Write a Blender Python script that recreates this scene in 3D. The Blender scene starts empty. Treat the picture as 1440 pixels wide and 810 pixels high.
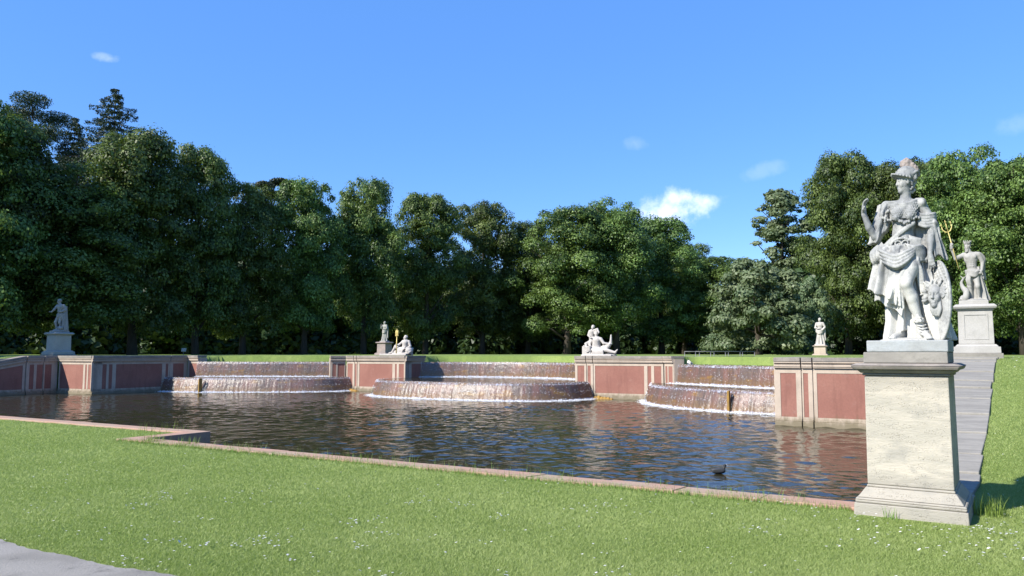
import bpy, math, random
import numpy as np
from mathutils import Vector, Matrix

# ------------------------------------------------------------------ camera, sky, sun, exposure
scene = bpy.context.scene
cam_d = bpy.data.cameras.new('camera')
cam_d.sensor_width = 36.0
cam_d.lens = 27.2
cam_d.clip_start = 0.05
cam_d.clip_end = 3000
cam = bpy.data.objects.new('camera', cam_d)
scene.collection.objects.link(cam)
cam.location = (0, 0, 1.6)
cam.rotation_euler = (math.radians(90 + 4.83), 0, 0)
scene.camera = cam

SUN_XY = (-0.84, -0.54)           # horizontal direction towards the sun
SUN_EL = 38.0
world = bpy.data.worlds.new('World')
scene.world = world
world.use_nodes = True
wn, wl = world.node_tree.nodes, world.node_tree.links
bg = wn['Background']
sky = wn.new('ShaderNodeTexSky')
sky.sky_type = 'NISHITA'
sky.sun_disc = False
sky.sun_elevation = math.radians(SUN_EL)
sky.sun_rotation = math.atan2(SUN_XY[0], SUN_XY[1])
sky.altitude = 500
sky.air_density = 1.0
sky.dust_density = 0.05
sky.ozone_density = 3.5
hs = wn.new('ShaderNodeHueSaturation')
hs.inputs['Saturation'].default_value = 1.22
hs.inputs['Hue'].default_value = 0.507
hs.inputs['Value'].default_value = 1.0
wl.new(sky.outputs[0], hs.inputs['Color'])
bg.inputs['Strength'].default_value = 0.128
# aerial brightening: the phone saw a very even blue
ev = wn.new('ShaderNodeMix'); ev.data_type = 'RGBA'; ev.inputs['Factor'].default_value = 0.55
wl.new(hs.outputs[0], ev.inputs['A']); ev.inputs['B'].default_value = (0.62, 1.62, 4.2, 1)
SKY_OUT = ev.outputs['Result']

def sky_clouds():
    """small fair-weather clouds, placed by direction in the sky"""
    tc = wn.new('ShaderNodeTexCoord')
    out = SKY_OUT
    # direction (x, y, z), half width, half height, strength, tilt
    specs = [((0.196, 0.963, 0.178), 0.046, 0.026, 0.85, 0.1), ((0.232, 0.955, 0.184), 0.036, 0.012, 0.62, 0.15),
             ((-0.453, 0.84, 0.33), 0.014, 0.006, 0.32, 0.0), ((0.155, 0.95, 0.262), 0.016, 0.010, 0.12, 0.0),
             ((0.31, 0.925, 0.222), 0.030, 0.010, 0.12, 0.2), ((0.545, 0.80, 0.245), 0.03, 0.012, 0.10, 0.1)]
    noise = wn.new('ShaderNodeTexNoise'); noise.inputs['Scale'].default_value = 34
    noise.inputs['Detail'].default_value = 6; noise.inputs['Roughness'].default_value = 0.6
    wl.new(tc.outputs['Generated'], noise.inputs['Vector'])
    for c, hw, hh, st, tilt in specs:
        c = Vector(c).normalized()
        r = Vector((c.y, -c.x, 0)).normalized()
        u = r.cross(c).normalized()
        if u.z < 0: u = -u
        r2 = r * math.cos(tilt) + u * math.sin(tilt); u2 = u * math.cos(tilt) - r * math.sin(tilt)
        sub = wn.new('ShaderNodeVectorMath'); sub.operation = 'SUBTRACT'; sub.inputs[1].default_value = c
        wl.new(tc.outputs['Generated'], sub.inputs[0])
        sq = []
        for ax, h in ((r2, hw), (u2, hh), (c, 0.5)):
            d = wn.new('ShaderNodeVectorMath'); d.operation = 'DOT_PRODUCT'; d.inputs[1].default_value = ax / h
            wl.new(sub.outputs[0], d.inputs[0])
            m = wn.new('ShaderNodeMath'); m.operation = 'MULTIPLY'
            wl.new(d.outputs['Value'], m.inputs[0]); wl.new(d.outputs['Value'], m.inputs[1]); sq.append(m)
        s1 = wn.new('ShaderNodeMath'); s1.operation = 'ADD'
        wl.new(sq[0].outputs[0], s1.inputs[0]); wl.new(sq[1].outputs[0], s1.inputs[1])
        s2 = wn.new('ShaderNodeMath'); s2.operation = 'ADD'
        wl.new(s1.outputs[0], s2.inputs[0]); wl.new(sq[2].outputs[0], s2.inputs[1])
        # mask = clamp((noise*2.2 - 0.1 - r2) )
        m1 = wn.new('ShaderNodeMath'); m1.operation = 'MULTIPLY_ADD'
        wl.new(noise.outputs[0], m1.inputs[0]); m1.inputs[1].default_value = 3.6; m1.inputs[2].default_value = -1.05
        m2 = wn.new('ShaderNodeMath'); m2.operation = 'SUBTRACT'
        wl.new(m1.outputs[0], m2.inputs[0]); wl.new(s2.outputs[0], m2.inputs[1])
        mr = wn.new('ShaderNodeMapRange'); mr.interpolation_type = 'SMOOTHSTEP'
        mr.inputs['From Min'].default_value = -0.55; mr.inputs['From Max'].default_value = 1.15
        mr.inputs['To Min'].default_value = 0; mr.inputs['To Max'].default_value = st
        wl.new(m2.outputs[0], mr.inputs['Value'])
        mix = wn.new('ShaderNodeMix'); mix.data_type = 'RGBA'
        wl.new(mr.outputs[0], mix.inputs['Factor']); wl.new(out, mix.inputs['A'])
        mix.inputs['B'].default_value = (5.0, 5.5, 6.9, 1)
        out = mix.outputs['Result']
    wl.new(out, bg.inputs['Color'])
sky_clouds()

sun_d = bpy.data.lights.new('sun', 'SUN')
sun_d.energy = 4.3
sun_d.angle = math.radians(0.55)
sun_d.color = (1.0, 0.95, 0.86)
sun = bpy.data.objects.new('sun', sun_d)
scene.collection.objects.link(sun)
_e = math.radians(SUN_EL); _n = math.hypot(*SUN_XY)
_to = Vector((SUN_XY[0] / _n * math.cos(_e), SUN_XY[1] / _n * math.cos(_e), math.sin(_e)))
sun.rotation_euler = _to.to_track_quat('Z', 'Y').to_euler()
sun.location = (-30, -20, 40)

scene.view_settings.view_transform = 'Standard'
scene.view_settings.look = 'None'
scene.view_settings.exposure = 1.02
scene.view_settings.gamma = 1.0
scene.view_settings.use_curve_mapping = False
scene.render.engine = 'CYCLES'
scene.cycles.max_bounces = 6
scene.cycles.transparent_max_bounces = 12
scene.cycles.sample_clamp_indirect = 4.0
scene.cycles.caustics_reflective = False
scene.cycles.caustics_refractive = False
scene.cycles.use_denoising = True

# ------------------------------------------------------------------ frame of the garden: a runs along the basin, b away
PHI = math.radians(-29.8)
CU, SU = math.cos(-PHI), math.sin(-PHI)
def W(a, b, z=0.0):
    return Vector((a * CU + b * SU, -a * SU + b * CU, z))
def AB(x, y):
    return x * CU - y * SU, x * SU + y * CU
rng = np.random.default_rng(7)
random.seed(7)

# ------------------------------------------------------------------ helpers
def link(o, parent=None):
    scene.collection.objects.link(o)
    if parent is not None: o.parent = parent
    return o
def tag(o, label=None, cat=None, group=None, kind=None):
    if label: o['label'] = label
    if cat: o['category'] = cat
    if group: o['group'] = group
    if kind: o['kind'] = kind
    return o
def root(name, loc, rz=0.0, label=None, cat=None, group=None):
    o = bpy.data.objects.new(name, None)
    o.empty_display_size = 0.3
    o.location = loc; o.rotation_euler = (0, 0, rz)
    link(o); tag(o, label, cat, group)
    return o
def fast_mesh(name, V, F, mat=None, parent=None, smooth=False, uv=None, attr=None, loc=None):
    """V (n,3) array; F (m,k) int array with constant k, or a list of tuples"""
    me = bpy.data.meshes.new(name)
    V = np.asarray(V, dtype=np.float32)
    if isinstance(F, np.ndarray):
        m, k = F.shape
        me.vertices.add(len(V)); me.vertices.foreach_set('co', V.ravel())
        me.loops.add(m * k); me.loops.foreach_set('vertex_index', F.astype(np.int32).ravel())
        me.polygons.add(m)
        me.polygons.foreach_set('loop_start', np.arange(0, m * k, k, dtype=np.int32))
        me.polygons.foreach_set('loop_total', np.full(m, k, dtype=np.int32))
        me.update(calc_edges=True)
    else:
        me.from_pydata([tuple(map(float, v)) for v in V], [], [tuple(f) for f in F])
    if smooth:
        me.polygons.foreach_set('use_smooth', np.ones(len(me.polygons), dtype=bool))
    if uv is not None:
        l = me.uv_layers.new(name='UVMap')
        vi = np.zeros(len(me.loops), dtype=np.int32); me.loops.foreach_get('vertex_index', vi)
        l.data.foreach_set('uv', np.asarray(uv, dtype=np.float32)[vi].ravel())
    if attr is not None:
        for an, av in attr.items():
            at = me.attributes.new(an, 'FLOAT', 'FACE')
            at.data.foreach_set('value', np.asarray(av, dtype=np.float32))
    if mat is not None: me.materials.append(mat)
    me.validate()
    o = bpy.data.objects.new(name, me)
    if loc is not None: o.location = loc
    return link(o, parent)

class MB:
    """collects polygons"""
    def __init__(s): s.v = []; s.f = []
    def poly(s, pts, faces):
        n = len(s.v); s.v += [tuple(p) for p in pts]; s.f += [tuple(i + n for i in f) for f in faces]
    def hexa(s, p):      # 8 corners: bottom 4 ccw, top 4
        s.poly(p, [(3, 2, 1, 0), (4, 5, 6, 7), (0, 1, 5, 4), (1, 2, 6, 5), (2, 3, 7, 6), (3, 0, 4, 7)])
    def box(s, x0, x1, y0, y1, z0, z1):
        s.hexa([(x0, y0, z0), (x1, y0, z0), (x1, y1, z0), (x0, y1, z0), (x0, y0, z1), (x1, y0, z1), (x1, y1, z1), (x0, y1, z1)])
    def frustum(s, c0, c1, h0, h1, z0, z1):
        p = []
        for (cx, cy), (hx, hy), z in ((c0, h0, z0), (c1, h1, z1)):
            p += [(cx - hx, cy - hy, z), (cx + hx, cy - hy, z), (cx + hx, cy + hy, z), (cx - hx, cy + hy, z)]
        s.hexa(p)
    def tube(s, pts, rad, n=8, cap=True):
        pts = [Vector(p) for p in pts]; rings = []
        for i, p in enumerate(pts):
            t = (pts[min(i + 1, len(pts) - 1)] - pts[max(i - 1, 0)]).normalized()
            a = t.orthogonal().normalized() if i == 0 else (rings_a - t * rings_a.dot(t)).normalized()
            rings_a = a
            b = t.cross(a)
            r = rad[i] if hasattr(rad, '__len__') else rad
            rings.append([p + a * math.cos(2 * math.pi * k / n) * r + b * math.sin(2 * math.pi * k / n) * r for k in range(n)])
        base = len(s.v)
        for rg in rings: s.v += [tuple(q) for q in rg]
        for i in range(len(rings) - 1):
            for k in range(n):
                k2 = (k + 1) % n
                s.f.append((base + i * n + k, base + i * n + k2, base + (i + 1) * n + k2, base + (i + 1) * n + k))
        if cap:
            s.f.append(tuple(base + k for k in reversed(range(n))))
            s.f.append(tuple(base + (len(rings) - 1) * n + k for k in range(n)))
    def build(s, name, mat, parent=None, smooth=False, bevel=0.0, loc=None):
        o = fast_mesh(name, np.array(s.v), s.f, mat, parent, smooth, loc=loc)
        if bevel:
            m = o.modifiers.new('bevel', 'BEVEL'); m.width = bevel; m.segments = 2; m.limit_method = 'ANGLE'
        return o

# ------------------------------------------------------------------ materials
def new_mat(name):
    m = bpy.data.materials.new(name); m.use_nodes = True
    nt = m.node_tree
    return m, nt.nodes, nt.links, nt.nodes['Principled BSDF']
def noise_node(n, l, vec, scale, detail=5, rough=0.6, dist=0.0):
    t = n.new('ShaderNodeTexNoise'); t.inputs['Scale'].default_value = scale
    t.inputs['Detail'].default_value = detail; t.inputs['Roughness'].default_value = rough
    t.inputs['Distortion'].default_value = dist
    l.new(vec, t.inputs['Vector']); return t.outputs['Fac']
def rng_node(n, l, src, a, b, c=0.0, d=1.0, smooth=True):
    m = n.new('ShaderNodeMapRange'); m.interpolation_type = 'SMOOTHSTEP' if smooth else 'LINEAR'
    for k, v in (('From Min', a), ('From Max', b), ('To Min', c), ('To Max', d)): m.inputs[k].default_value = v
    l.new(src, m.inputs['Value']); return m.outputs[0]
def mix_node(n, l, fac, A, B, blend='MIX'):
    m = n.new('ShaderNodeMix'); m.data_type = 'RGBA'; m.blend_type = blend
    if isinstance(fac, float): m.inputs['Factor'].default_value = fac
    else: l.new(fac, m.inputs['Factor'])
    for k, c in (('A', A), ('B', B)):
        if isinstance(c, tuple): m.inputs[k].default_value = (*c, 1) if len(c) == 3 else c
        else: l.new(c, m.inputs[k])
    return m.outputs['Result']
def map_vec(n, l, scale, coord='Object'):
    tc = n.new('ShaderNodeTexCoord'); mp = n.new('ShaderNodeMapping')
    mp.inputs['Scale'].default_value = scale
    l.new(tc.outputs[coord], mp.inputs['Vector']); return mp.outputs[0]
def bump(n, l, bsdf, h, strength, dist, prev=None):
    b = n.new('ShaderNodeBump'); b.inputs['Strength'].default_value = strength; b.inputs['Distance'].default_value = dist
    l.new(h, b.inputs['Height'])
    if prev is not None: l.new(prev, b.inputs['Normal'])
    l.new(b.outputs[0], bsdf.inputs['Normal']); return b.outputs[0]

def stone_mat(name, c1, c2, c3, scale=3.0, st=(1, 1, 1), rough=0.85, bs=0.4, bd=0.01, fine=60, stain=0.5, wet=False):
    m, n, l, p = new_mat(name)
    v = map_vec(n, l, st)
    a = noise_node(n, l, v, scale, 8, 0.65)
    b = noise_node(n, l, v, scale * 3.7, 6, 0.7)
    c = mix_node(n, l, rng_node(n, l, a, 0.38, 0.62), c1, c2)
    c = mix_node(n, l, rng_node(n, l, b, 0.55, 0.72, 0, stain), c, c3)
    f = noise_node(n, l, v, fine, 4, 0.7)
    c = mix_node(n, l, rng_node(n, l, f, 0.3, 0.7, 0.0, 0.35), c, tuple(x * 0.55 for x in c1))
    if wet:
        vs = map_vec(n, l, (2.6, 2.6, 0.35)); s_ = noise_node(n, l, vs, 2.2, 6, 0.65)
        c = mix_node(n, l, rng_node(n, l, s_, 0.50, 0.72, 0, 0.45), c, tuple(x * 0.62 for x in c2))
        tc = n.new('ShaderNodeTexCoord'); sz = n.new('ShaderNodeSeparateXYZ'); l.new(tc.outputs['Object'], sz.inputs[0])
        ad = n.new('ShaderNodeMath'); ad.operation = 'MULTIPLY_ADD'; l.new(s_, ad.inputs[0]); ad.inputs[1].default_value = -0.55; l.new(sz.outputs[2], ad.inputs[2])
        c = mix_node(n, l, rng_node(n, l, ad.outputs[0], -0.50, -0.24, 0.75, 0), c, (0.13, 0.11, 0.06))
    l.new(c, p.inputs['Base Color']); p.inputs['Roughness'].default_value = rough
    p.inputs['Specular IOR Level'].default_value = 0.25
    h = mix_node(n, l, 0.5, f, b)
    bump(n, l, p, h, bs, bd)
    return m

M = {}
M['cream'] = stone_mat('cream_stone', (0.49, 0.405, 0.325), (0.42, 0.345, 0.275), (0.28, 0.235, 0.19), 1.6, fine=40, stain=0.4, wet=True)
M['red'] = stone_mat('red_render', (0.295, 0.140, 0.108), (0.255, 0.115, 0.09), (0.33, 0.20, 0.165), 0.9, fine=24, stain=0.5, bs=0.2, wet=True)
M['coping'] = stone_mat('weathered_coping', (0.31, 0.27, 0.235), (0.21, 0.19, 0.17), (0.10, 0.095, 0.08), 2.6, fine=30, stain=0.8)
M['rosy'] = stone_mat('rosy_grey_stone', (0.33, 0.26, 0.245), (0.25, 0.22, 0.21), (0.13, 0.12, 0.12), 2.6, fine=30, stain=0.6)
M['pinkstone'] = stone_mat('pink_kerb_stone', (0.422, 0.255, 0.189), (0.387, 0.290, 0.211), (0.238, 0.211, 0.150), 1.4, fine=35, stain=0.55)
M['slab'] = stone_mat('grey_slab_stone', (0.30, 0.28, 0.245), (0.23, 0.215, 0.19), (0.13, 0.125, 0.105), 2.5, (0.5, 3, 1), fine=30, stain=0.8)
M['marble'] = stone_mat('white_marble', (0.378, 0.365, 0.339), (0.290, 0.282, 0.260), (0.167, 0.163, 0.150), 2.2, fine=50, stain=0.45, bs=0.35, bd=0.01)
M['marble_bright'] = stone_mat('bright_marble', (0.50, 0.465, 0.43), (0.42, 0.39, 0.36), (0.22, 0.205, 0.19), 4, fine=40, stain=0.6)
M['ped_white'] = stone_mat('pale_pedestal_stone', (0.414, 0.400, 0.374), (0.361, 0.348, 0.321), (0.246, 0.238, 0.220), 1.8, fine=40, stain=0.4)
M['plinth_marble'] = stone_mat('marble_plinth', (0.370, 0.392, 0.400), (0.317, 0.326, 0.317), (0.220, 0.220, 0.211), 2.0, (0.880, 0.880, 1.760), fine=30, stain=0.5)

def marble_hero(clean=0.75):
    m, n, l, p = new_mat('weathered_statue_marble')
    v = map_vec(n, l, (1, 1, 1))
    a = noise_node(n, l, v, 2.6, 8, 0.6); b = noise_node(n, l, v, 14, 6, 0.7); f = noise_node(n, l, v, 85, 4, 0.7)
    c = mix_node(n, l, rng_node(n, l, a, 0.40, 0.60), (0.414, 0.410, 0.387), (0.234, 0.239, 0.239))
    c = mix_node(n, l, rng_node(n, l, b, 0.48, 0.66, 0, 0.8), c, (0.149, 0.153, 0.153))
    tcz = n.new('ShaderNodeTexCoord'); sz = n.new('ShaderNodeSeparateXYZ'); l.new(tcz.outputs['Object'], sz.inputs[0])
    cl = n.new('ShaderNodeMath'); cl.operation = 'MULTIPLY_ADD'; l.new(a, cl.inputs[0]); cl.inputs[1].default_value = 1.6; l.new(sz.outputs[2], cl.inputs[2])
    c = mix_node(n, l, rng_node(n, l, cl.outputs[0], 1.15, 1.75, clean, 0.0), c, (0.60, 0.585, 0.54))
    # lichen on faces turned to the sky; hollows darker, raised edges paler for contrast
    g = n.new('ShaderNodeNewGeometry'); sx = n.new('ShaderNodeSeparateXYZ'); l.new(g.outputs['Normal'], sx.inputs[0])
    up = rng_node(n, l, sx.outputs[2], 0.15, 0.8, 0, 0.35)
    c = mix_node(n, l, up, c, (0.198, 0.198, 0.184))
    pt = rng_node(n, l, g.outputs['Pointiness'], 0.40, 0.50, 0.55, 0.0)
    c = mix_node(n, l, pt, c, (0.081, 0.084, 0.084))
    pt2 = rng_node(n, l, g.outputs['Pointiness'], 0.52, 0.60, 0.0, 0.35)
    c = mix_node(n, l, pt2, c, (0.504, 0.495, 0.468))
    c = mix_node(n, l, rng_node(n, l, f, 0.5, 0.72, 0, 0.45), c, (0.135, 0.137, 0.135))
    l.new(c, p.inputs['Base Color']); p.inputs['Roughness'].default_value = 0.7
    p.inputs['Specular IOR Level'].default_value = 0.3
    h = mix_node(n, l, 0.4, f, b)
    bump(n, l, p, h, 0.55, 0.006)
    return m
M['hero'] = marble_hero()
M['hero_grey'] = marble_hero(0.12)
M['plume'] = stone_mat('pinkish_plume_marble', (0.299, 0.251, 0.224), (0.238, 0.207, 0.189), (0.132, 0.114, 0.106), 9, fine=70, stain=0.5)

def travertine():
    m, n, l, p = new_mat('travertine')
    v = map_vec(n, l, (1, 1, 3.6)); v0 = map_vec(n, l, (1, 1, 1)); vm = map_vec(n, l, (1, 1, 1.5))
    a = noise_node(n, l, v, 1.7, 8, 0.62, 0.4); b = noise_node(n, l, v, 9, 6, 0.7, 0.3); pa = noise_node(n, l, v0, 3.2, 5, 0.6)
    f = noise_node(n, l, v0, 110, 3, 0.7)
    c = mix_node(n, l, rng_node(n, l, a, 0.36, 0.62), (0.47, 0.425, 0.35), (0.385, 0.355, 0.295))
    c = mix_node(n, l, rng_node(n, l, pa, 0.54, 0.68, 0, 0.6), c, (0.29, 0.275, 0.24))
    tcz = n.new('ShaderNodeTexCoord'); sz = n.new('ShaderNodeSeparateXYZ'); l.new(tcz.outputs['Object'], sz.inputs[0])
    for zc, zw, dirn in ((1.20, 0.34, 1), (0.42, 0.22, -1)):
        ad = n.new('ShaderNodeMath'); ad.operation = 'MULTIPLY_ADD'; l.new(a, ad.inputs[0]); ad.inputs[1].default_value = 0.5 * dirn; l.new(sz.outputs[2], ad.inputs[2])
        f0, f1 = (zc + 0.12, zc + 0.12 + zw) if dirn > 0 else (zc - 0.40, zc - 0.40 + zw)
        c = mix_node(n, l, rng_node(n, l, ad.outputs[0], f0, f1, 0.0 if dirn > 0 else 0.6, 0.6 if dirn > 0 else 0.0), c, (0.27, 0.25, 0.215))
    c = mix_node(n, l, rng_node(n, l, b, 0.58, 0.76, 0, 0.4), c, (0.36, 0.31, 0.23))
    c = mix_node(n, l, rng_node(n, l, pa, 0.25, 0.38, 0.5, 0.0), c, (0.54, 0.49, 0.41))
    vo = n.new('ShaderNodeTexVoronoi'); vo.inputs['Scale'].default_value = 70; l.new(vm, vo.inputs['Vector'])
    dens = noise_node(n, l, v, 5.5, 4, 0.6)
    hole = rng_node(n, l, vo.outputs['Distance'], 0.10, 0.34, 1.0, 0.0)
    band = rng_node(n, l, dens, 0.47, 0.60)
    mm = n.new('ShaderNodeMath'); mm.operation = 'MULTIPLY'; l.new(hole, mm.inputs[0]); l.new(band, mm.inputs[1])
    mf = n.new('ShaderNodeMath'); mf.operation = 'MULTIPLY'; l.new(mm.outputs[0], mf.inputs[0]); mf.inputs[1].default_value = 0.55
    c = mix_node(n, l, mf.outputs[0], c, (0.26, 0.21, 0.15))
    l.new(c, p.inputs['Base Color']); p.inputs['Roughness'].default_value = 0.9
    p.inputs['Specular IOR Level'].default_value = 0.15
    inv = n.new('ShaderNodeMath'); inv.operation = 'MULTIPLY_ADD'; l.new(mm.outputs[0], inv.inputs[0]); inv.inputs[1].default_value = -1.2
    l.new(b, inv.inputs[2])
    b1 = bump(n, l, p, inv.outputs[0], 0.7, 0.010)
    bump(n, l, p, f, 0.5, 0.005, b1)
    return m
M['travertine'] = travertine()

def gold():
    m, n, l, p = new_mat('gilded_metal')
    v = map_vec(n, l, (1, 1, 1)); f = noise_node(n, l, v, 20)
    c = mix_node(n, l, f, (0.66, 0.52, 0.17), (0.50, 0.42, 0.17))
    l.new(c, p.inputs['Base Color']); p.inputs['Metallic'].default_value = 0.35; p.inputs['Roughness'].default_value = 0.5
    return m
M['gold'] = gold()

def plain(name, col, rough=0.6, metal=0.0, scale=12, var=0.3):
    m, n, l, p = new_mat(name)
    v = map_vec(n, l, (1, 1, 1)); f = noise_node(n, l, v, scale)
    c = mix_node(n, l, f, col, tuple(x * (1 - var) for x in col))
    l.new(c, p.inputs['Base Color']); p.inputs['Roughness'].default_value = rough; p.inputs['Metallic'].default_value = metal
    return m
M['rail'] = plain('galvanised_rail', (0.17, 0.17, 0.17), 0.45, 0.6)
M['lamp'] = plain('grey_lamp_housing', (0.45, 0.46, 0.47), 0.5)
M['coot_black'] = plain('black_feathers', (0.012, 0.013, 0.015), 0.6, scale=60)
M['coot_grey'] = plain('slate_feathers', (0.05, 0.053, 0.058), 0.65, scale=60, var=0.5)
M['bill'] = plain('white_bill', (0.75, 0.72, 0.68), 0.4)
M['bark'] = stone_mat('bark', (0.075, 0.062, 0.048), (0.05, 0.042, 0.034), (0.12, 0.105, 0.085), 2, (3, 3, 0.6), fine=20, stain=0.5)
M['rock'] = stone_mat('pale_rock', (0.7, 0.68, 0.64), (0.35, 0.34, 0.3), (0.12, 0.11, 0.09), 8, fine=40)
M['moss'] = stone_mat('ochre_algae', (0.34, 0.20, 0.05), (0.24, 0.15, 0.05), (0.12, 0.08, 0.03), 6, fine=40)

def leaf_mat(name, dark, light, trans=0.35, obj_var=0.25):
    m, n, l, p = new_mat(name)
    at = n.new('ShaderNodeAttribute'); at.attribute_name = 'tone'
    oi = n.new('ShaderNodeObjectInfo')
    c = mix_node(n, l, at.outputs['Fac'], dark, light)
    hv = n.new('ShaderNodeHueSaturation')
    l.new(c, hv.inputs['Color'])
    l.new(rng_node(n, l, oi.outputs['Random'], 0, 1, 0.484, 0.514, False), hv.inputs['Hue'])
    l.new(rng_node(n, l, oi.outputs['Random'], 0, 1, 1 - obj_var, 1 + obj_var, False), hv.inputs['Value'])
    l.new(hv.outputs[0], p.inputs['Base Color'])
    p.inputs['Roughness'].default_value = 0.5; p.inputs['Specular IOR Level'].default_value = 0.35
    tr = n.new('ShaderNodeBsdfTranslucent')
    tc = mix_node(n, l, 0.5, hv.outputs[0], (0.20, 0.30, 0.03))
    l.new(tc, tr.inputs['Color'])
    ms = n.new('ShaderNodeMixShader'); ms.inputs[0].default_value = trans
    l.new(p.outputs[0], ms.inputs[1]); l.new(tr.outputs[0], ms.inputs[2])
    l.new(ms.outputs[0], n['Material Output'].inputs['Surface'])
    return m
M['leaf'] = leaf_mat('linden_leaves', (0.016, 0.038, 0.009), (0.185, 0.265, 0.064), 0.27, 0.34)
M['leaf_willow'] = leaf_mat('willow_leaves', (0.085, 0.13, 0.06), (0.20, 0.245, 0.125), 0.25)
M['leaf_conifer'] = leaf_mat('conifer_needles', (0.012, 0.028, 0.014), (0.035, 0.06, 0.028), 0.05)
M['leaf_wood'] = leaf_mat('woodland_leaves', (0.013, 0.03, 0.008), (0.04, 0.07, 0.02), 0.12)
M['blade'] = leaf_mat('grass_blades', (0.24, 0.32, 0.075), (0.50, 0.56, 0.22), 0.45, 0.0)
M['weed'] = leaf_mat('weed_leaves', (0.10, 0.19, 0.03), (0.26, 0.38, 0.08), 0.35, 0.1)

def lawn():
    m, n, l, p = new_mat('lawn')
    v = map_vec(n, l, (1, 1, 1))
    a = noise_node(n, l, v, 0.35, 5, 0.6); b = noise_node(n, l, v, 5, 5, 0.7); f = noise_node(n, l, v, 70, 4, 0.75)
    c = mix_node(n, l, rng_node(n, l, a, 0.35, 0.65), (0.21, 0.28, 0.075), (0.27, 0.335, 0.10))
    c = mix_node(n, l, rng_node(n, l, b, 0.4, 0.7, 0, 0.45), c, (0.15, 0.21, 0.07))
    c = mix_node(n, l, rng_node(n, l, f, 0.35, 0.6, 0.6, 0.0), c, (0.045, 0.08, 0.02))
    l.new(c, p.inputs['Base Color']); p.inputs['Roughness'].default_value = 0.9; p.inputs['Specular IOR Level'].default_value = 0.1
    bump(n, l, p, f, 0.8, 0.02)
    return m
M['lawn'] = lawn()
M['gravel'] = stone_mat('pale_gravel', (0.30, 0.28, 0.25), (0.23, 0.215, 0.19), (0.12, 0.11, 0.10), 1.3, fine=70, stain=0.8, bs=1.0, bd=0.015)

# ------------------------------------------------------------------ terrain
POOL = np.array([(-0.50, 8.86), (-13.40, 8.97), (-13.40, 10.42), (-37.36, 10.42), (-37.36, 21.62), (-34.60, 21.68), (-34.60, 26.2),
                 (-34.2, 28.4), (-27.3, 32.6), (-27.2, 30.3), (-23.2, 30.3), (-23.3, 33.2), (-18.5, 35.0), (-13.7, 33.2), (-13.8, 30.3),
                 (-10.0, 30.3), (-9.6, 32.3), (-4.3, 28.6), (-3.85, 21.6), (-0.25, 21.6), (-0.45, 13.0)])
def poly_sd(P, a, b):
    """signed distance to a polygon, negative inside"""
    a = np.asarray(a, float); b = np.asarray(b, float)
    d = np.full(a.shape, 1e9); inside = np.zeros(a.shape, bool)
    for i in range(len(P)):
        x0, y0 = P[i]; x1, y1 = P[(i + 1) % len(P)]
        ex, ey = x1 - x0, y1 - y0
        t = np.clip(((a - x0) * ex + (b - y0) * ey) / (ex * ex + ey * ey), 0, 1)
        d = np.minimum(d, np.hypot(a - x0 - t * ex, b - y0 - t * ey))
        if ey != 0:
            c = ((y0 > b) != (y1 > b)) & (a < ex * (b - y0) / ey + x0)
            inside ^= c
    return np.where(inside, -d, d)
def ramp_z(b):
    return np.clip(0.18 * (b - 11.4), 0.0, 1.47)
def ground_z(a, b):
    z = ramp_z(b)
    k = np.clip((b - 11.4) / 8.0, 0, 1)
    z = z + 0.03 * np.sin(a * 0.7 + 1.3) * np.sin(b * 0.5) * np.clip((np.hypot(a + 18, b - 22) - 24) / 20, 0, 1)
    # the feeder canal dips behind the right-hand fall
    g = np.exp(-(((a + 11.8) / 3.2) ** 2 + ((b - 43) / 4.0) ** 2))
    z = z - 0.30 * g
    return z + 0.0 * k
def axis(parts):
    out = []
    for lo, hi, st in parts: out += list(np.arange(lo, hi, st))
    return np.array(out + [parts[-1][1]])
ga = axis([(-900, -200, 70), (-200, -60, 10), (-60, -38, 1.0), (-38, 4, 0.22), (4, 20, 1), (20, 100, 8), (100, 900, 80)])
gb = axis([(-300, -20, 40), (-20, 6, 2), (6, 36, 0.22), (36, 60, 1.0), (60, 200, 7), (200, 1400, 80)])
A2, B2 = np.meshgrid(ga, gb, indexing='ij')
sd = poly_sd(POOL, A2, B2)
Z2 = ground_z(A2, B2)
Z2 = np.where(sd < 0.0, Z2 + np.clip(sd / 0.16, -1, 0) * (Z2 + 1.2), Z2)
def grid_faces(n, m):
    i = np.arange(n - 1)[:, None] * m + np.arange(m - 1)[None, :]
    return np.stack([i, i + m, i + m + 1, i + 1], -1).reshape(-1, 4)
def world_xy(A, B, Z):
    return np.stack([A * CU + B * SU, -A * SU + B * CU, Z], -1).reshape(-1, 3)
g = fast_mesh('ground', world_xy(A2, B2, Z2), grid_faces(len(ga), len(gb)), M['lawn'], smooth=True)
tag(g, 'mown green lawn around the basin', kind='structure')

# gravel path where the camera stands
pa = np.arange(-40, 12, 0.05); pbn = 8
edge = 3.62 + 0.03 * np.sin(pa * 2.3) + 0.02 * np.sin(pa * 5.1 + 1) + 0.008 * rng.standard_normal(len(pa))
PA, PT = np.meshgrid(pa, np.linspace(0, 1, pbn), indexing='ij')
PB = -1.5 + (edge[:, None] + 1.5) * PT
o = fast_mesh('path', world_xy(PA, PB, np.full(PA.shape, 0.045)), grid_faces(len(pa), pbn), M['gravel'])
tag(o, 'pale grey gravel path', kind='structure')

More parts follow.
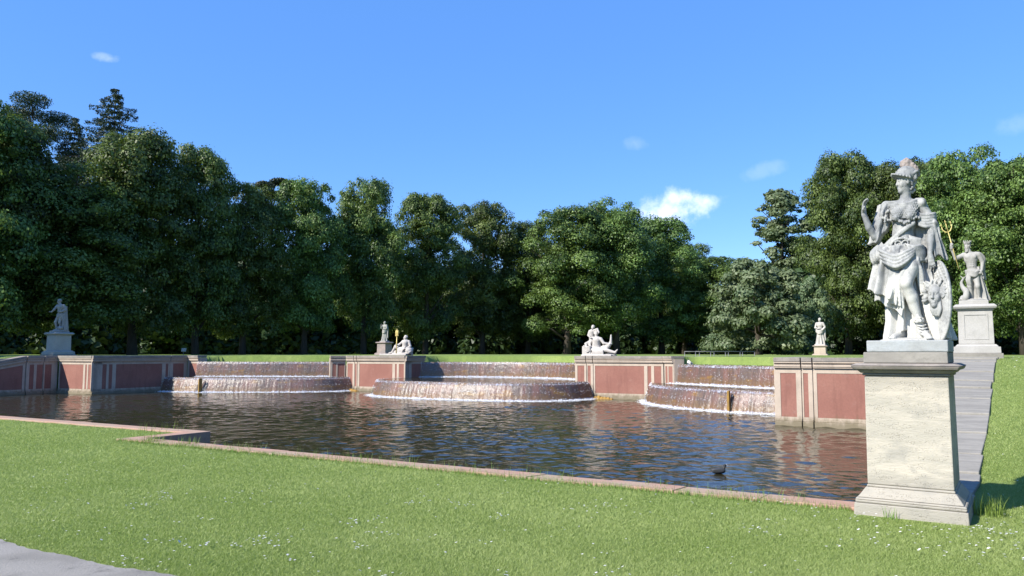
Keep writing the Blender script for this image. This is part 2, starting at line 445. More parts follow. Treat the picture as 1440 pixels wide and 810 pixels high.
# ------------------------------------------------------------------ pool water
WZ = -0.27
def water_mat():
    m, n, l, p = new_mat('pool_water')
    v = map_vec(n, l, (1, 1, 1))
    mp = n.new('ShaderNodeMapping'); mp.inputs['Rotation'].default_value = (0, 0, 0.0); mp.inputs['Scale'].default_value = (1, 1, 1)
    f = noise_node(n, l, v, 7, 3, 0.5); f2 = noise_node(n, l, v, 26, 3, 0.6)
    p.inputs['Base Color'].default_value = (0.030, 0.027, 0.014, 1)
    p.inputs['Roughness'].default_value = 0.03; p.inputs['IOR'].default_value = 1.33
    p.inputs['Specular IOR Level'].default_value = 0.45
    b1 = bump(n, l, p, f, 0.22, 0.03)
    bump(n, l, p, f2, 0.10, 0.012, b1)
    return m
M['water'] = water_mat()
wa = axis([(-37.3, -14, 0.11), (-14, -0.3, 0.055)])
wb = axis([(8.9, 16, 0.045), (16, 22, 0.07), (22, 31, 0.11)])
WA, WB = np.meshgrid(wa, wb, indexing='ij')
H = np.zeros(WA.shape)
for i in range(70):
    lam = 0.13 * (9 ** (rng.random() ** 1.15))
    th = rng.normal(0.9, 1.0)
    k = 2 * np.pi / lam
    wob = 0.5 * np.sin(WA * rng.uniform(0.3, 1.1) + rng.random() * 6) + 0.5 * np.sin(WB * rng.uniform(0.3, 1.1) + rng.random() * 6)
    H += 0.0080 * lam ** 0.95 * np.sin(k * (WA * math.cos(th) + WB * math.sin(th)) + rng.random() * 6.28 + wob * 1.2) / 3.0
# calmer right in front of the camera-side kerb, livelier near the falls
H *= 0.85 + 0.45 * np.clip((WB - 12) / 14, 0, 1)
H *= 0.9 + 0.35 * np.sin(WA * 0.45 + 1.5 * np.sin(WB * 0.3)) * np.sin(WB * 0.55 + np.sin(WA * 0.33))
o = fast_mesh('water', world_xy(WA, WB, WZ + H), grid_faces(len(wa), len(wb)), M['water'], smooth=True)
tag(o, 'dark rippled water of the basin', kind='structure')

# ------------------------------------------------------------------ walls
class Run:
    """a straight stretch of wall in (a,b); outward (towards the pool) is the right-hand side"""
    def __init__(s, p0, p1, origin):
        s.p0 = Vector(p0); s.d = Vector(p1) - Vector(p0); s.L = s.d.length; s.d.normalize()
        s.n = Vector((s.d.y, -s.d.x)); s.o = Vector(origin)
    def P(s, t, out, z):
        q = s.p0 + s.d * t + s.n * out - s.o
        return (q.x, q.y, z)
    def box(s, mb, t0, t1, o0, o1, z0, z1, zt=None):
        """zt(t): added height of the wall top, applied to both z when given"""
        f = zt if zt else (lambda t: 0.0)
        # corners ordered so that faces point outward (n is the right-hand side)
        c = [(t0, o1), (t1, o1), (t1, o0), (t0, o0)]
        zz0 = z0 if callable(z0) else (lambda t: z0 + f(t))
        mb.hexa([s.P(t, q, zz0(t)) for t, q in c] + [s.P(t, q, z1 + f(t)) for t, q in c])

def wall_run(parts, run, segs, thick=0.45, top=1.49, zt=None, groove=0.03, wet=True):
    """segs: (t0, t1, [(panel t0, panel t1), ...]); parts: dict of builders, panels: list of meshes"""
    f = zt if zt else (lambda t: 0.0)
    run.box(parts['wall'], 0, run.L, -thick, -0.03, lambda t: -1.0, top - 0.12, f)
    for t0, t1, panels in segs:
        a0, a1 = t0 + groove / 2, t1 - groove / 2
        # coping and two mouldings
        run.box(parts['coping'], a0, a1, -thick - 0.02, 0.10, top - 0.10, top, f)
        run.box(parts['moulding'], a0, a1, -0.05, 0.085, top - 0.142, top - 0.102, f)
        run.box(parts['moulding'], a0, a1, -0.05, 0.035, top - 0.178, top - 0.144, f)
        run.box(parts['moulding'], a0, a1, -0.05, 0.075, top - 0.235, top - 0.180, f)
        run.box(parts['moulding'], a0, a1, -0.05, 0.055, top - 0.272, top - 0.237, f)
        # plinth
        run.box(parts['plinth'], a0, a1, -0.05, 0.03, -0.148, -0.10)
        run.box(parts['plinth'], a0, a1, -0.05, 0.075, -0.9, -0.15)
        # frame stiles between panels
        zb, zp0, zp1 = -0.098, -0.04, top - 0.40
        run.box(parts['frame'], a0, a1, -0.04, 0.0, zb, zp0)
        run.box(parts['frame'], a0, a1, -0.04, 0.0, lambda t: zp1 + f(t), top - 0.274, f)
        cur = a0
        for q0, q1 in panels + [(a1, a1)]:
            if q0 - cur > 0.004:
                run.box(parts['frame'], cur, q0, -0.04, 0.0, lambda t: zp0 + 0.001, zp1 - 0.001, f)
            cur = q1
        for q0, q1 in panels:
            mb = MB(); run.box(mb, q0 + 0.001, q1 - 0.001, -0.05, -0.012, lambda t: zp0 + 0.001, zp1 - 0.001, f)
            parts['panels'].append(mb)
def finish_wall(rt, parts):
    for k, nm, mt in (('wall', 'wall_core', 'cream'), ('coping', 'coping', 'coping'), ('moulding', 'moulding', 'cream'),
                      ('plinth', 'plinth', 'cream'), ('frame', 'frame', 'cream')):
        if parts[k].v: parts[k].build(nm, M[mt], rt, bevel=0.006 if k in ('coping', 'moulding', 'plinth') else 0)
    for mb in parts['panels']: mb.build('panel', M['red'], rt)
def new_parts(): return {k: MB() for k in ('wall', 'coping', 'moulding', 'plinth', 'frame')} | {'panels': []}
def wall_root(name, origin, label):
    return root(name, W(origin[0], origin[1], 0), PHI, label, 'basin wall')
def seg_from(p, vals):
    """absolute coordinate values -> distances from p"""
    return [(round(t0 - p, 3), round(t1 - p, 3), [(q0 - p, q1 - p) for q0, q1 in pn]) for t0, t1, pn in vals]

# right wing, nearest to the camera, running behind the big pedestal
og = (-4.2, 21.2)
rt = wall_root('basin_wall', og, 'near red-panelled basin wall right of the right fall, running behind the big travertine pedestal')
pp = new_parts()
r = Run((-4.2, 21.2), (-0.33, 21.2), og)
wall_run(pp, r, seg_from(-4.2, [(-4.2, -3.51, [(-4.04, -3.65)]), (-3.51, -3.23, [(-3.47, -3.35)]), (-3.23, -0.35, [(-3.14, -0.6)])]))
pp['wall'].box(0.0, 0.45, 0.455, 5.2, -1, 1.372)
pp['coping'].box(-0.08, 0.5, 0.5, 5.2, 1.39, 1.49)
finish_wall(rt, pp)

# left wing: shaded ramp wall, sunlit front, shaded side
og = (-37.0, 21.3)
rt = wall_root('basin_wall', og, 'far left basin wall with one sunlit red panel between two deeply shaded stretches')
pp = new_parts()
r = Run((-37.0, 9.9), (-37.0, 21.3), og)
zt = lambda t: min(0.0, 0.18 * (t + 9.9 - 19.85))
wall_run(pp, r, seg_from(9.9, [(9.9, 19.82, [(10.1, 14.6), (14.85, 19.7)])]), zt=zt, top=1.487)
wall_run(pp, r, seg_from(9.9, [(19.84, 20.62, [(20.0, 20.2), (20.32, 20.6)]), (20.62, 21.28, [(20.7, 21.0)])]), top=1.484)
r = Run((-36.98, 21.3), (-34.23, 21.3), og)
wall_run(pp, r, seg_from(-36.98, [(-36.98, -36.95, []), (-36.93, -34.23, [(-36.83, -34.98), (-34.83, -34.70), (-34.60, -34.35)])]))
r = Run((-34.23, 21.32), (-34.23, 26.3), og)
wall_run(pp, r, seg_from(21.32, [(21.215, 25.28, [(21.52, 21.95), (22.07, 22.24), (22.42, 24.85), (25.05, 25.2)]), (25.28, 26.3, [(25.47, 26.1)])]), top=1.493)
r = Run((-34.23, 26.3), (-33.3, 26.3), og)
wall_run(pp, r, [(0.0, 0.9, [(0.15, 0.75)])], top=1.496)
finish_wall(rt, pp)

# middle walls, each carrying a reclining figure
og = (-27.15, 29.45)
rt = wall_root('basin_wall', og, 'middle red basin wall under the reclining figure that holds the gilded trident')
pp = new_parts()
r = Run((-27.3, 29.3), (-26.78, 29.88), og)
wall_run(pp, r, [(0.0, r.L, [(0.12, 0.30), (0.38, r.L - 0.06)])], top=1.487)
r = Run((-26.78, 29.9), (-23.0, 29.9), og)
wall_run(pp, r, seg_from(-26.78, [(-26.76, -26.22, [(-26.68, -26.34)]), (-26.22, -26.03, [(-26.19, -26.08)]),
                                  (-26.03, -23.0, [(-25.9, -23.82), (-23.66, -23.55), (-23.43, -23.12)])]))
r = Run((-23.0, 29.92), (-23.0, 31.4), og)
wall_run(pp, r, [(-0.09, r.L, [(0.2, 1.2)])], top=1.493)
finish_wall(rt, pp)

og = (-14.06, 29.9)
rt = wall_root('basin_wall', og, 'middle red basin wall under the reclining figure with the outstretched leg')
pp = new_parts()
r = Run((-14.06, 31.4), (-14.06, 30.4), og)
pp['wall'].box(0.0, 0.45, 0.46, 1.5, -1, 1.37); pp['coping'].box(-0.08, 0.47, 0.48, 1.5, 1.39, 1.49)
r = Run((-14.06, 29.9), (-10.16, 29.9), og)
wall_run(pp, r, seg_from(-14.06, [(-14.06, -13.52, [(-13.94, -13.62)]), (-13.52, -13.21, [(-13.47, -13.33)]),
                                  (-13.21, -10.16, [(-13.13, -10.98), (-10.84, -10.68), (-10.56, -10.26)])]))
r = Run((-10.14, 29.88), (-9.55, 29.3), og)
wall_run(pp, r, [(0.02, r.L, [(0.12, 0.3), (0.38, r.L - 0.1)])], top=1.493)
finish_wall(rt, pp)
# weeds of ochre algae at the foot of the two middle walls
for c, w in (((-26.3, 29.72), 0.42), ((-12.9, 29.72), 0.55)):
    mb = MB()
    for k in range(9):
        x = (k / 8 - 0.5) * 2 * w; hgt = 0.13 * (1 - (x / w) ** 2 * 0.7) * random.uniform(0.7, 1.1)
        mb.frustum((x, 0), (x, 0.03), (0.10, 0.11), (0.05, 0.04), -0.3, -0.27 + hgt)
    o = mb.build('algae_mound', M['moss'], None, True, 0.02, loc=W(c[0], c[1], 0)); o.rotation_euler.z = PHI
    tag(o, 'ochre algae mound at the foot of the wall ' + ('left of the middle cascade' if c[0] < -20 else 'right of the middle cascade'), 'algae mound')

# ------------------------------------------------------------------ kerbs of the near side
def kerb(name, label, pts_out, pts_in, parent=None):
    mb = MB()
    for (o0, o1, i0, i1) in zip(pts_out[:-1], pts_out[1:], pts_in[:-1], pts_in[1:]):
        L = math.dist(o0, o1); n = max(1, int(L / 0.95))
        for k in range(n):
            t0, t1 = k / n, (k + 1) / n
            e = 0.004 / max(L, 0.1)
            t0 += e; t1 -= e
            j = random.uniform(-0.005, 0.005)
            lerp = lambda p, q, t: (p[0] + (q[0] - p[0]) * t, p[1] + (q[1] - p[1]) * t)
            a0, a1, b0, b1 = lerp(o0, o1, t0), lerp(o0, o1, t1), lerp(i0, i1, t0), lerp(i0, i1, t1)
            c = [a0, a1, b1, b0]
            w = [W(*q) for q in c]
            mb.hexa([(q.x, q.y, -0.9) for q in w] + [(q.x, q.y, 0.035 + j) for q in w])
    o = mb.build(name, M['pinkstone'], parent, bevel=0.008)
    return tag(o, label, 'kerb')
kerb('basin_kerb', 'pink stone kerb of the basin along the front lawn with one stepped corner',
     [(-0.95, 8.72), (-13.5, 8.90), (-13.5, 10.33), (-37.2, 10.33)], [(-0.95, 9.05), (-13.14, 9.25), (-13.14, 10.70), (-37.2, 10.68)])

# ------------------------------------------------------------------ cascades
def crom(pts, n=16):
    P = [np.array(p, float) for p in pts]; P = [2 * P[0] - P[1]] + P + [2 * P[-1] - P[-2]]
    out = []
    for i in range(1, len(P) - 2):
        for k in range(n):
            t = k / n
            out.append(0.5 * ((2 * P[i]) + (-P[i - 1] + P[i + 1]) * t + (2 * P[i - 1] - 5 * P[i] + 4 * P[i + 1] - P[i + 2]) * t * t
                              + (-P[i - 1] + 3 * P[i] - 3 * P[i + 1] + P[i + 2]) * t ** 3))
    out.append(P[-2]); return np.array(out)
def resample(C, step=None, n=None):
    s = np.concatenate([[0], np.cumsum(np.hypot(*np.diff(C, axis=0).T))])
    if n is None: n = max(2, int(s[-1] / step) + 1)
    t = np.linspace(0, s[-1], n)
    return np.stack([np.interp(t, s, C[:, 0]), np.interp(t, s, C[:, 1])], 1), t
def normals(C):
    d = np.gradient(C, axis=0); d /= np.linalg.norm(d, axis=1)[:, None] + 1e-9
    return np.stack([d[:, 1], -d[:, 0]], 1)

def fall_wall_mat():
    m, n, l, p = new_mat('wet_fall_stone')
    uv = n.new('ShaderNodeUVMap'); uv.uv_map = 'UVMap'
    def mp(sc):
        q = n.new('ShaderNodeMapping'); q.inputs['Scale'].default_value = sc; l.new(uv.outputs[0], q.inputs['Vector']); return q.outputs[0]
    a = noise_node(n, l, mp((1.6, 0.35, 1)), 1.3, 6, 0.6); b = noise_node(n, l, mp((9, 0.8, 1)), 1.2, 5, 0.65); c0 = noise_node(n, l, mp((0.9, 2.2, 1)), 1.1, 4, 0.6)
    c = mix_node(n, l, rng_node(n, l, a, 0.38, 0.58), (0.19, 0.10, 0.08), (0.13, 0.092, 0.078))
    c = mix_node(n, l, rng_node(n, l, c0, 0.54, 0.68, 0, 0.7), c, (0.32, 0.175, 0.03))
    sx = n.new('ShaderNodeSeparateXYZ'); l.new(uv.outputs[0], sx.inputs[0])
    low = rng_node(n, l, sx.outputs[1], 0.45, 0.95, 0, 0.6)
    c = mix_node(n, l, low, c, (0.20, 0.115, 0.035))
    c = mix_node(n, l, rng_node(n, l, b, 0.48, 0.75, 0, 0.7), c, (0.06, 0.042, 0.034))
    l.new(c, p.inputs['Base Color']); p.inputs['Roughness'].default_value = 0.6; p.inputs['Specular IOR Level'].default_value = 0.25
    bump(n, l, p, b, 0.6, 0.03)
    return m
M['fallwall'] = fall_wall_mat()

def sheet_mat(name, lip, amount):
    """falling water: clear between streaks, white where it breaks"""
    m, n, l, p = new_mat(name)
    uv = n.new('ShaderNodeUVMap'); uv.uv_map = 'UVMap'
    def mp(sc):
        q = n.new('ShaderNodeMapping'); q.inputs['Scale'].default_value = sc; l.new(uv.outputs[0], q.inputs['Vector']); return q.outputs[0]
    streak = noise_node(n, l, mp((9, 0.55, 1)), 1.0, 6, 0.72, 0.1)
    clump = noise_node(n, l, mp((7.5, 5.0, 1)), 1.0, 5, 0.75, 0.4)
    big = noise_node(n, l, mp((0.55, 0.2, 1)), 1.0, 2, 0.5)
    sx = n.new('ShaderNodeSeparateXYZ'); l.new(uv.outputs[0], sx.inputs[0])
    def band(c, w):
        s = n.new('ShaderNodeMath'); s.operation = 'SUBTRACT'; l.new(sx.outputs[1], s.inputs[0]); s.inputs[1].default_value = c
        ab = n.new('ShaderNodeMath'); ab.operation = 'ABSOLUTE'; l.new(s.outputs[0], ab.inputs[0])
        return rng_node(n, l, ab.outputs[0], 0, w, 1, 0)
    def add(x, y, op='ADD', k=None):
        q = n.new('ShaderNodeMath'); q.operation = op
        l.new(x, q.inputs[0])
        if y is None: q.inputs[1].default_value = k
        else: l.new(y, q.inputs[1])
        return q.outputs[0]
    bands = add(add(band(0.10, 0.16), None, 'MULTIPLY', lip), add(band(0.42, 0.09), None, 'MULTIPLY', 0.16))
    bands = add(bands, add(band(1.0, 0.25), None, 'MULTIPLY', 0.36))
    bands = add(bands, add(rng_node(n, l, big, 0.35, 0.65, -0.06, 0.0), None, 'ADD', -0.08 + amount))
    s = add(add(streak, clump), None, 'MULTIPLY', 0.5)
    tot = add(s, bands)
    fac = rng_node(n, l, tot, 0.62, 0.84, 0.0, 0.78)
    p.inputs['Base Color'].default_value = (0.48, 0.51, 0.64, 1)
    p.inputs['Roughness'].default_value = 0.42; p.inputs['IOR'].default_value = 1.33; p.inputs['Specular IOR Level'].default_value = 0.45
    tr = n.new('ShaderNodeBsdfTransparent'); tr.inputs['Color'].default_value = (0.93, 0.93, 0.93, 1)
    gl = n.new('ShaderNodeBsdfGlossy'); gl.inputs['Roughness'].default_value = 0.3
    bn = n.new('ShaderNodeBump'); bn.inputs['Strength'].default_value = 0.7; bn.inputs['Distance'].default_value = 0.05
    l.new(s, bn.inputs['Height'])
    l.new(bn.outputs[0], gl.inputs['Normal']); l.new(bn.outputs[0], p.inputs['Normal'])
    m1 = n.new('ShaderNodeMixShader'); m1.inputs[0].default_value = 0.045
    l.new(tr.outputs[0], m1.inputs[1]); l.new(gl.outputs[0], m1.inputs[2])
    m2 = n.new('ShaderNodeMixShader'); l.new(fac, m2.inputs[0])
    l.new(m1.outputs[0], m2.inputs[1]); l.new(p.outputs[0], m2.inputs[2])
    l.new(m2.outputs[0], n['Material Output'].inputs['Surface'])
    return m
M['sheet'] = sheet_mat('falling_water', 0.30, 0.01)
def foam_mat():
    m, n, l, p = new_mat('white_foam')
    p.inputs['Base Color'].default_value = (0.82, 0.84, 0.88, 1); p.inputs['Roughness'].default_value = 0.35
    p.inputs['Subsurface Weight'].default_value = 0.0
    return m
M['foam'] = foam_mat()
M['lipstone'] = stone_mat('wet_lip_stone', (0.20, 0.13, 0.085), (0.14, 0.11, 0.08), (0.26, 0.19, 0.09), 3, fine=30, stain=0.5, rough=0.4)

def blobs(pos, rad, flat=0.7):
    """many little octahedral drops as one mesh"""
    o6 = np.array([(1, 0, 0), (0, 1, 0), (-1, 0, 0), (0, -1, 0), (0, 0, 1), (0, 0, -1)], float)
    f8 = np.array([(0, 1, 4), (1, 2, 4), (2, 3, 4), (3, 0, 4), (1, 0, 5), (2, 1, 5), (3, 2, 5), (0, 3, 5)])
    n = len(pos)
    ang = rng.random(n) * 6.28; c, s = np.cos(ang), np.sin(ang)
    x = o6[None, :, 0] * c[:, None] - o6[None, :, 1] * s[:, None]
    y = o6[None, :, 0] * s[:, None] + o6[None, :, 1] * c[:, None]
    z = np.broadcast_to(o6[None, :, 2] * flat, x.shape) * rng.uniform(0.6, 1.4, (n, 1))
    V = np.stack([x, y, z], -1) * rad[:, None, None] + pos[:, None, :]
    F = (f8[None] + (np.arange(n) * 6)[:, None, None]).reshape(-1, 3)
    return V.reshape(-1, 3), F

def cascade(label, lower, upper, channel, posts=(), dens=1.0):
    og = np.array(lower[len(lower) // 2], float)
    rt = root('water_cascade', W(og[0], og[1], 0), PHI, label, 'cascade')
    def tier(curve, z0, z1, lean, nm):
        C, t = resample(crom(curve), 0.06)
        N = normals(C)
        prof = [(0.0, z1 + 0.0), (0.03, z1 - 0.03)] + [(0.04 + lean * (k / 8) ** 0.8, z1 - (z1 - z0) * k / 8) for k in range(1, 9)]
        V = []; UV = []
        ins = lean + 0.06
        for j, (o_, z_) in enumerate([(-0.16, z1 - 0.012)] + prof):
            q = C + N * (o_ - ins) - og
            V.append(np.column_stack([q, np.full(len(q), z_)])); UV.append(np.column_stack([t, np.full(len(t), max(0, (z1 - z_) / (z1 - z0)))]))
        n_, m_ = len(V), len(C)
        fast_mesh('fall_wall' if nm == 'lower' else 'upper_fall_wall', np.concatenate(V), grid_faces(n_, m_), M['fallwall'], rt, True, uv=np.concatenate(UV))
        # lip
        Vl = []
        for o_, z_ in ((-0.24, z1 - 0.05), (-0.24, z1 - 0.006), (0.02, z1 - 0.002), (0.035, z1 - 0.035), (0.0, z1 - 0.06)):
            q = C + N * (o_ - ins) - og; Vl.append(np.column_stack([q, np.full(len(q), z_)]))
        fast_mesh('lip_stone', np.concatenate(Vl), grid_faces(5, m_), M['lipstone'], rt, True)
        # sheet
        Cs, ts = resample(crom(curve), 0.035); Ns = normals(Cs)
        V = []; UV = []; rows = 16
        ph = rng.random(len(Cs)) ; ph = np.convolve(ph, np.ones(3) / 3, 'same')
        for j in range(rows):
            v = j / (rows - 1)
            off = 0.055 + (lean + 0.05) * v ** 0.62 + (ph - 0.5) * 0.07 * v + rng.normal(0, 0.006, len(Cs))
            q = Cs + Ns * (off - ins)[:, None] - og
            V.append(np.column_stack([q, z1 + 0.012 - (z1 - z0) * v ** 1.0 * np.ones(len(q))])); UV.append(np.column_stack([ts, np.full(len(ts), v)]))
        fast_mesh('water_sheet', np.concatenate(V), grid_faces(rows, len(Cs)), M['sheet'], rt, True, uv=np.concatenate(UV))
        # foam at the foot and broken water on the lip
        L = ts[-1]; P = []; R = []
        n1 = int(L * 300 * dens)
        tt = rng.random(n1) * L; off = np.abs(rng.normal(0.0, 0.16, n1)) ; zz = z0 + rng.exponential(0.018, n1) * np.exp(-off * 3)
        def at(tt, off, zz):
            ca = np.interp(tt, ts, Cs[:, 0]); cb = np.interp(tt, ts, Cs[:, 1]); na = np.interp(tt, ts, Ns[:, 0]); nb = np.interp(tt, ts, Ns[:, 1])
            return np.column_stack([ca + na * off - og[0], cb + nb * off - og[1], zz])
        P.append(at(tt, off - 0.02, zz)); R.append(rng.uniform(0.008, 0.026, n1) * np.clip(1.1 - off * 1.6, 0.25, 1))
        n2 = int(L * 90 * dens); tt = rng.random(n2) * L; v = np.concatenate([np.abs(rng.normal(0.05, 0.07, int(n2 * 0.6))), rng.normal(0.52, 0.04, int(n2 * 0.15)), rng.uniform(0.1, 1, n2 - int(n2 * 0.6) - int(n2 * 0.15))])
        v = np.clip(v, 0, 1); off = 0.065 + (lean + 0.05) * v ** 0.62 - ins + rng.uniform(0, 0.03, n2)
        P.append(at(tt, off, z1 + 0.012 - (z1 - z0) * v)); R.append(rng.uniform(0.005, 0.016, n2))
        V, F = blobs(np.concatenate(P), np.concatenate(R))
        o = fast_mesh('foam', V, F, M['foam'], rt, True); o['kind'] = 'stuff'
        return C, N, ins
    tier(lower, WZ, 0.43, 0.26, 'lower')
    tier(upper, 0.43, 1.17, 0.10, 'upper')
    # water lying in the lower basin and in the feeder channel above
    def strip(c1, c2, z, nm):
        P1, _ = resample(crom(c1), n=120); P2, _ = resample(crom(c2), n=120)
        rows = 30; V = []
        for j in range(rows):
            t = j / (rows - 1); q = P1 * (1 - t) + P2 * t - og
            V.append(np.column_stack([q, z + rng.normal(0, 0.004, len(q))]))
        fast_mesh(nm, np.concatenate(V), grid_faces(rows, 120), M['water'], rt, True)
    def inset(c, d):
        C, _ = resample(crom(c), n=60); return [tuple(q) for q in C - normals(C) * d]
    strip(inset(lower, 0.38), inset(upper, 0.12), 0.425, 'basin_water')
    strip(inset(upper, 0.22), channel, 1.165, 'channel_water')
    for pa_, pb_, w in posts:
        mb = MB(); mb.box(-w, w, -0.09, 0.09, -0.6, 0.41)
        o = mb.build('post', M['moss'], rt, bevel=0.01, loc=(pa_ - og[0], pb_ - og[1], 0))
    return rt
cascade('left water cascade of two low tiers between the shaded side wall and the trident figure',
        [(-34.2, 24.75), (-32.4, 24.75), (-31.4, 25.1), (-28.7, 26.6), (-26.9, 28.2), (-26.3, 29.8)],
        [(-33.3, 26.1), (-31.0, 27.3), (-29.0, 28.55), (-27.2, 29.75)],
        [(-34.0, 27.9), (-31.6, 29.4), (-29.6, 30.8), (-27.1, 32.3)], posts=[(-31.55, 24.99, 0.035)])
cascade('middle water cascade, widest of the three, bowed in front of the central lawn',
        [(-23.45, 29.8), (-23.25, 28.0), (-22.4, 26.8), (-20.8, 26.2), (-18.3, 26.0), (-16.0, 26.2), (-14.3, 26.9), (-13.35, 28.2), (-13.15, 29.8)],
        [(-23.1, 31.0), (-21.0, 32.2), (-18.5, 32.7), (-16.0, 32.2), (-13.9, 31.0)],
        [(-23.1, 33.0), (-21.0, 34.2), (-18.5, 34.7), (-16.0, 34.2), (-13.9, 33.0)])
cascade('right water cascade nearest the camera, ochre stained, beside the near red wall',
        [(-10.9, 29.8), (-10.0, 27.7), (-8.4, 26.1), (-6.45, 25.0), (-5.6, 24.75), (-4.1, 24.75)],
        [(-9.75, 29.6), (-8.0, 28.3), (-6.2, 27.2), (-4.2, 26.2)],
        [(-9.7, 32.0), (-8.0, 30.5), (-6.2, 29.4), (-4.2, 28.2)], posts=[(-6.35, 24.95, 0.035)])

# ------------------------------------------------------------------ sloping stair beside the basin, right
def stair():
    rt = root('stone_stair', W(-0.3, 11.0, 0), PHI, 'long grey stone slab stair climbing from the big pedestal to the far right pedestal', 'stair')
    og = (-0.3, 11.0)
    lft = lambda b: -0.75 + (b - 11.4) * 0.048
    rgt = lambda b: 0.19 + (b - 11.5) * 0.066
    mb = MB(); b = 9.7; random.seed(3)
    while b < 21.6:
        st = random.choice([0.3, 0.42, 0.6, 0.85, 1.1])
        b1 = min(b + st, 21.7)
        z1 = 0.04 + float(ramp_z(np.array(b + st * 0.5))) + random.uniform(-0.008, 0.008)
        z0s = z1 - 0.01
        c = [(lft(b), b + 0.004), (rgt(b) + random.uniform(-.02, .02), b + 0.004), (rgt(b1) + random.uniform(-.02, .02), b1 - 0.004), (lft(b1), b1 - 0.004)]
        j = random.uniform(-0.007, 0.007)
        za = 0.045 + float(ramp_z(np.array(b))) + j; zb = 0.040 + float(ramp_z(np.array(b1))) - 0.018 + j
        if b1 < 11.4 or b > 19.5: zb = za
        zt = [za, za, max(zb, za), max(zb, za)]
        mb.hexa([(p[0] - og[0], p[1] - og[1], -0.8) for p in c] + [(p[0] - og[0], p[1] - og[1], z) for p, z in zip(c, zt)])
        b = b1
    mb.build('slab', M['slab'], rt, bevel=0.012)
stair()

# ------------------------------------------------------------------ pedestals
def pedestal(name, loc, label, shaft, h_parts, mats, panel=False, rz=PHI):
    """h_parts: list of (part, z0, z1, half0, half1)"""
    rt = root(name, loc, rz, label, 'pedestal')
    groups = {}
    for part, z0, z1, a0, a1 in h_parts:
        mb = groups.setdefault(part, MB()); mb.frustum((0, 0), (0, 0), (a0, a0), (a1, a1), z0, z1)
    for part, mb in groups.items():
        mb.build(part, mats[part], rt, bevel=0.010)
    if panel:
        z0, z1, h = panel
        mb = MB(); y = -shaft - 0.012; w = 0.028
        for x0, x1, q0, q1 in ((-h, -h + w, z0, z1), (h - w, h, z0, z1), (-h + w, h - w, z0, z0 + w), (-h + w, h - w, z1 - w, z1)):
            mb.box(x0, x1, y, y + 0.03, q0, q1)
        mb.build('panel_frame', mats['shaft'], rt)
    return rt

PED1 = (-0.43, 9.02)
PT = M['travertine']
p1 = pedestal('statue_pedestal', W(*PED1, 0), 'large pitted travertine pedestal at the near corner of the basin carrying the helmeted woman', 0.38,
  [('base', -0.08, 0.115, 0.5031, 0.4944), ('base', 0.117, 0.145, 0.4830, 0.4865), ('base', 0.147, 0.165, 0.4865, 0.4769), ('base', 0.167, 0.265, 0.4637, 0.3955),
   ('base', 0.267, 0.29, 0.3911, 0.3850),
   ('shaft', 0.292, 1.375, 0.3815, 0.3745),
   ('cornice', 1.377, 1.40, 0.3911, 0.3955), ('cornice', 1.402, 1.435, 0.4042, 0.4375), ('cornice', 1.437, 1.475, 0.4637, 0.4856), ('cornice', 1.477, 1.50, 0.4944, 0.4375),
   ('block', 1.502, 1.612, 0.3789, 0.3771)],
  {'base': PT, 'shaft': PT, 'cornice': M['coping'], 'block': M['slab']}, rz=PHI - 0.06)
tag([c for c in p1.children if c.name.startswith('block')][0], 'grey stone block above the cornice')

PED2 = (0.43, 22.35)
ped_white = {'slab': M['slab'], 'base': M['ped_white'], 'shaft': M['ped_white'], 'cornice': M['ped_white']}
def white_ped(loc, label, s=1.0, z0=0.0, height=1.25, mats=ped_white, panel=True):
    k = height / 1.25
    P = [('slab', -0.2, 0.10 * k, 0.60 * s, 0.60 * s), ('base', 0.102 * k, 0.25 * k, 0.555 * s, 0.55 * s), ('base', 0.252 * k, 0.31 * k, 0.51 * s, 0.45 * s),
         ('shaft', 0.312 * k, 1.10 * k, 0.415 * s, 0.405 * s), ('cornice', 1.102 * k, 1.14 * k, 0.43 * s, 0.45 * s),
         ('cornice', 1.142 * k, 1.19 * k, 0.49 * s, 0.52 * s), ('cornice', 1.192 * k, 1.25 * k, 0.52 * s, 0.45 * s)]
    return pedestal('statue_pedestal', loc, label, 0.41 * s, P, mats, panel=(0.42 * k, 1.02 * k, 0.29 * s) if panel else False)
white_ped(W(*PED2, 1.50), 'white framed pedestal at the top of the slab stair carrying the crowned trident figure', 0.90, height=1.30)
PEDL = (-38.6, 22.2)
white_ped(W(*PEDL, 1.45), 'white pedestal at the far left standing against black shade', 0.95, height=1.18, panel=False)
PED3 = (-7.6, 53.3)
stone_ped = {k: M['cream'] for k in ('slab', 'base', 'shaft', 'cornice')}
white_ped(W(*PED3, 1.40), 'small cream pedestal before the right-hand trees, below a white draped statue', 0.85, height=0.70, mats=stone_ped, panel=False)
PED4 = (-37.1, 45.6)
pink_ped = {'slab': M['slab'], 'base': M['rosy'], 'shaft': M['rosy'], 'cornice': M['rosy']}
white_ped(W(*PED4, 1.40), 'small rosy grey stone pedestal in front of dark trees behind the trident figure', 0.95, height=1.05, mats=pink_ped, panel=False)

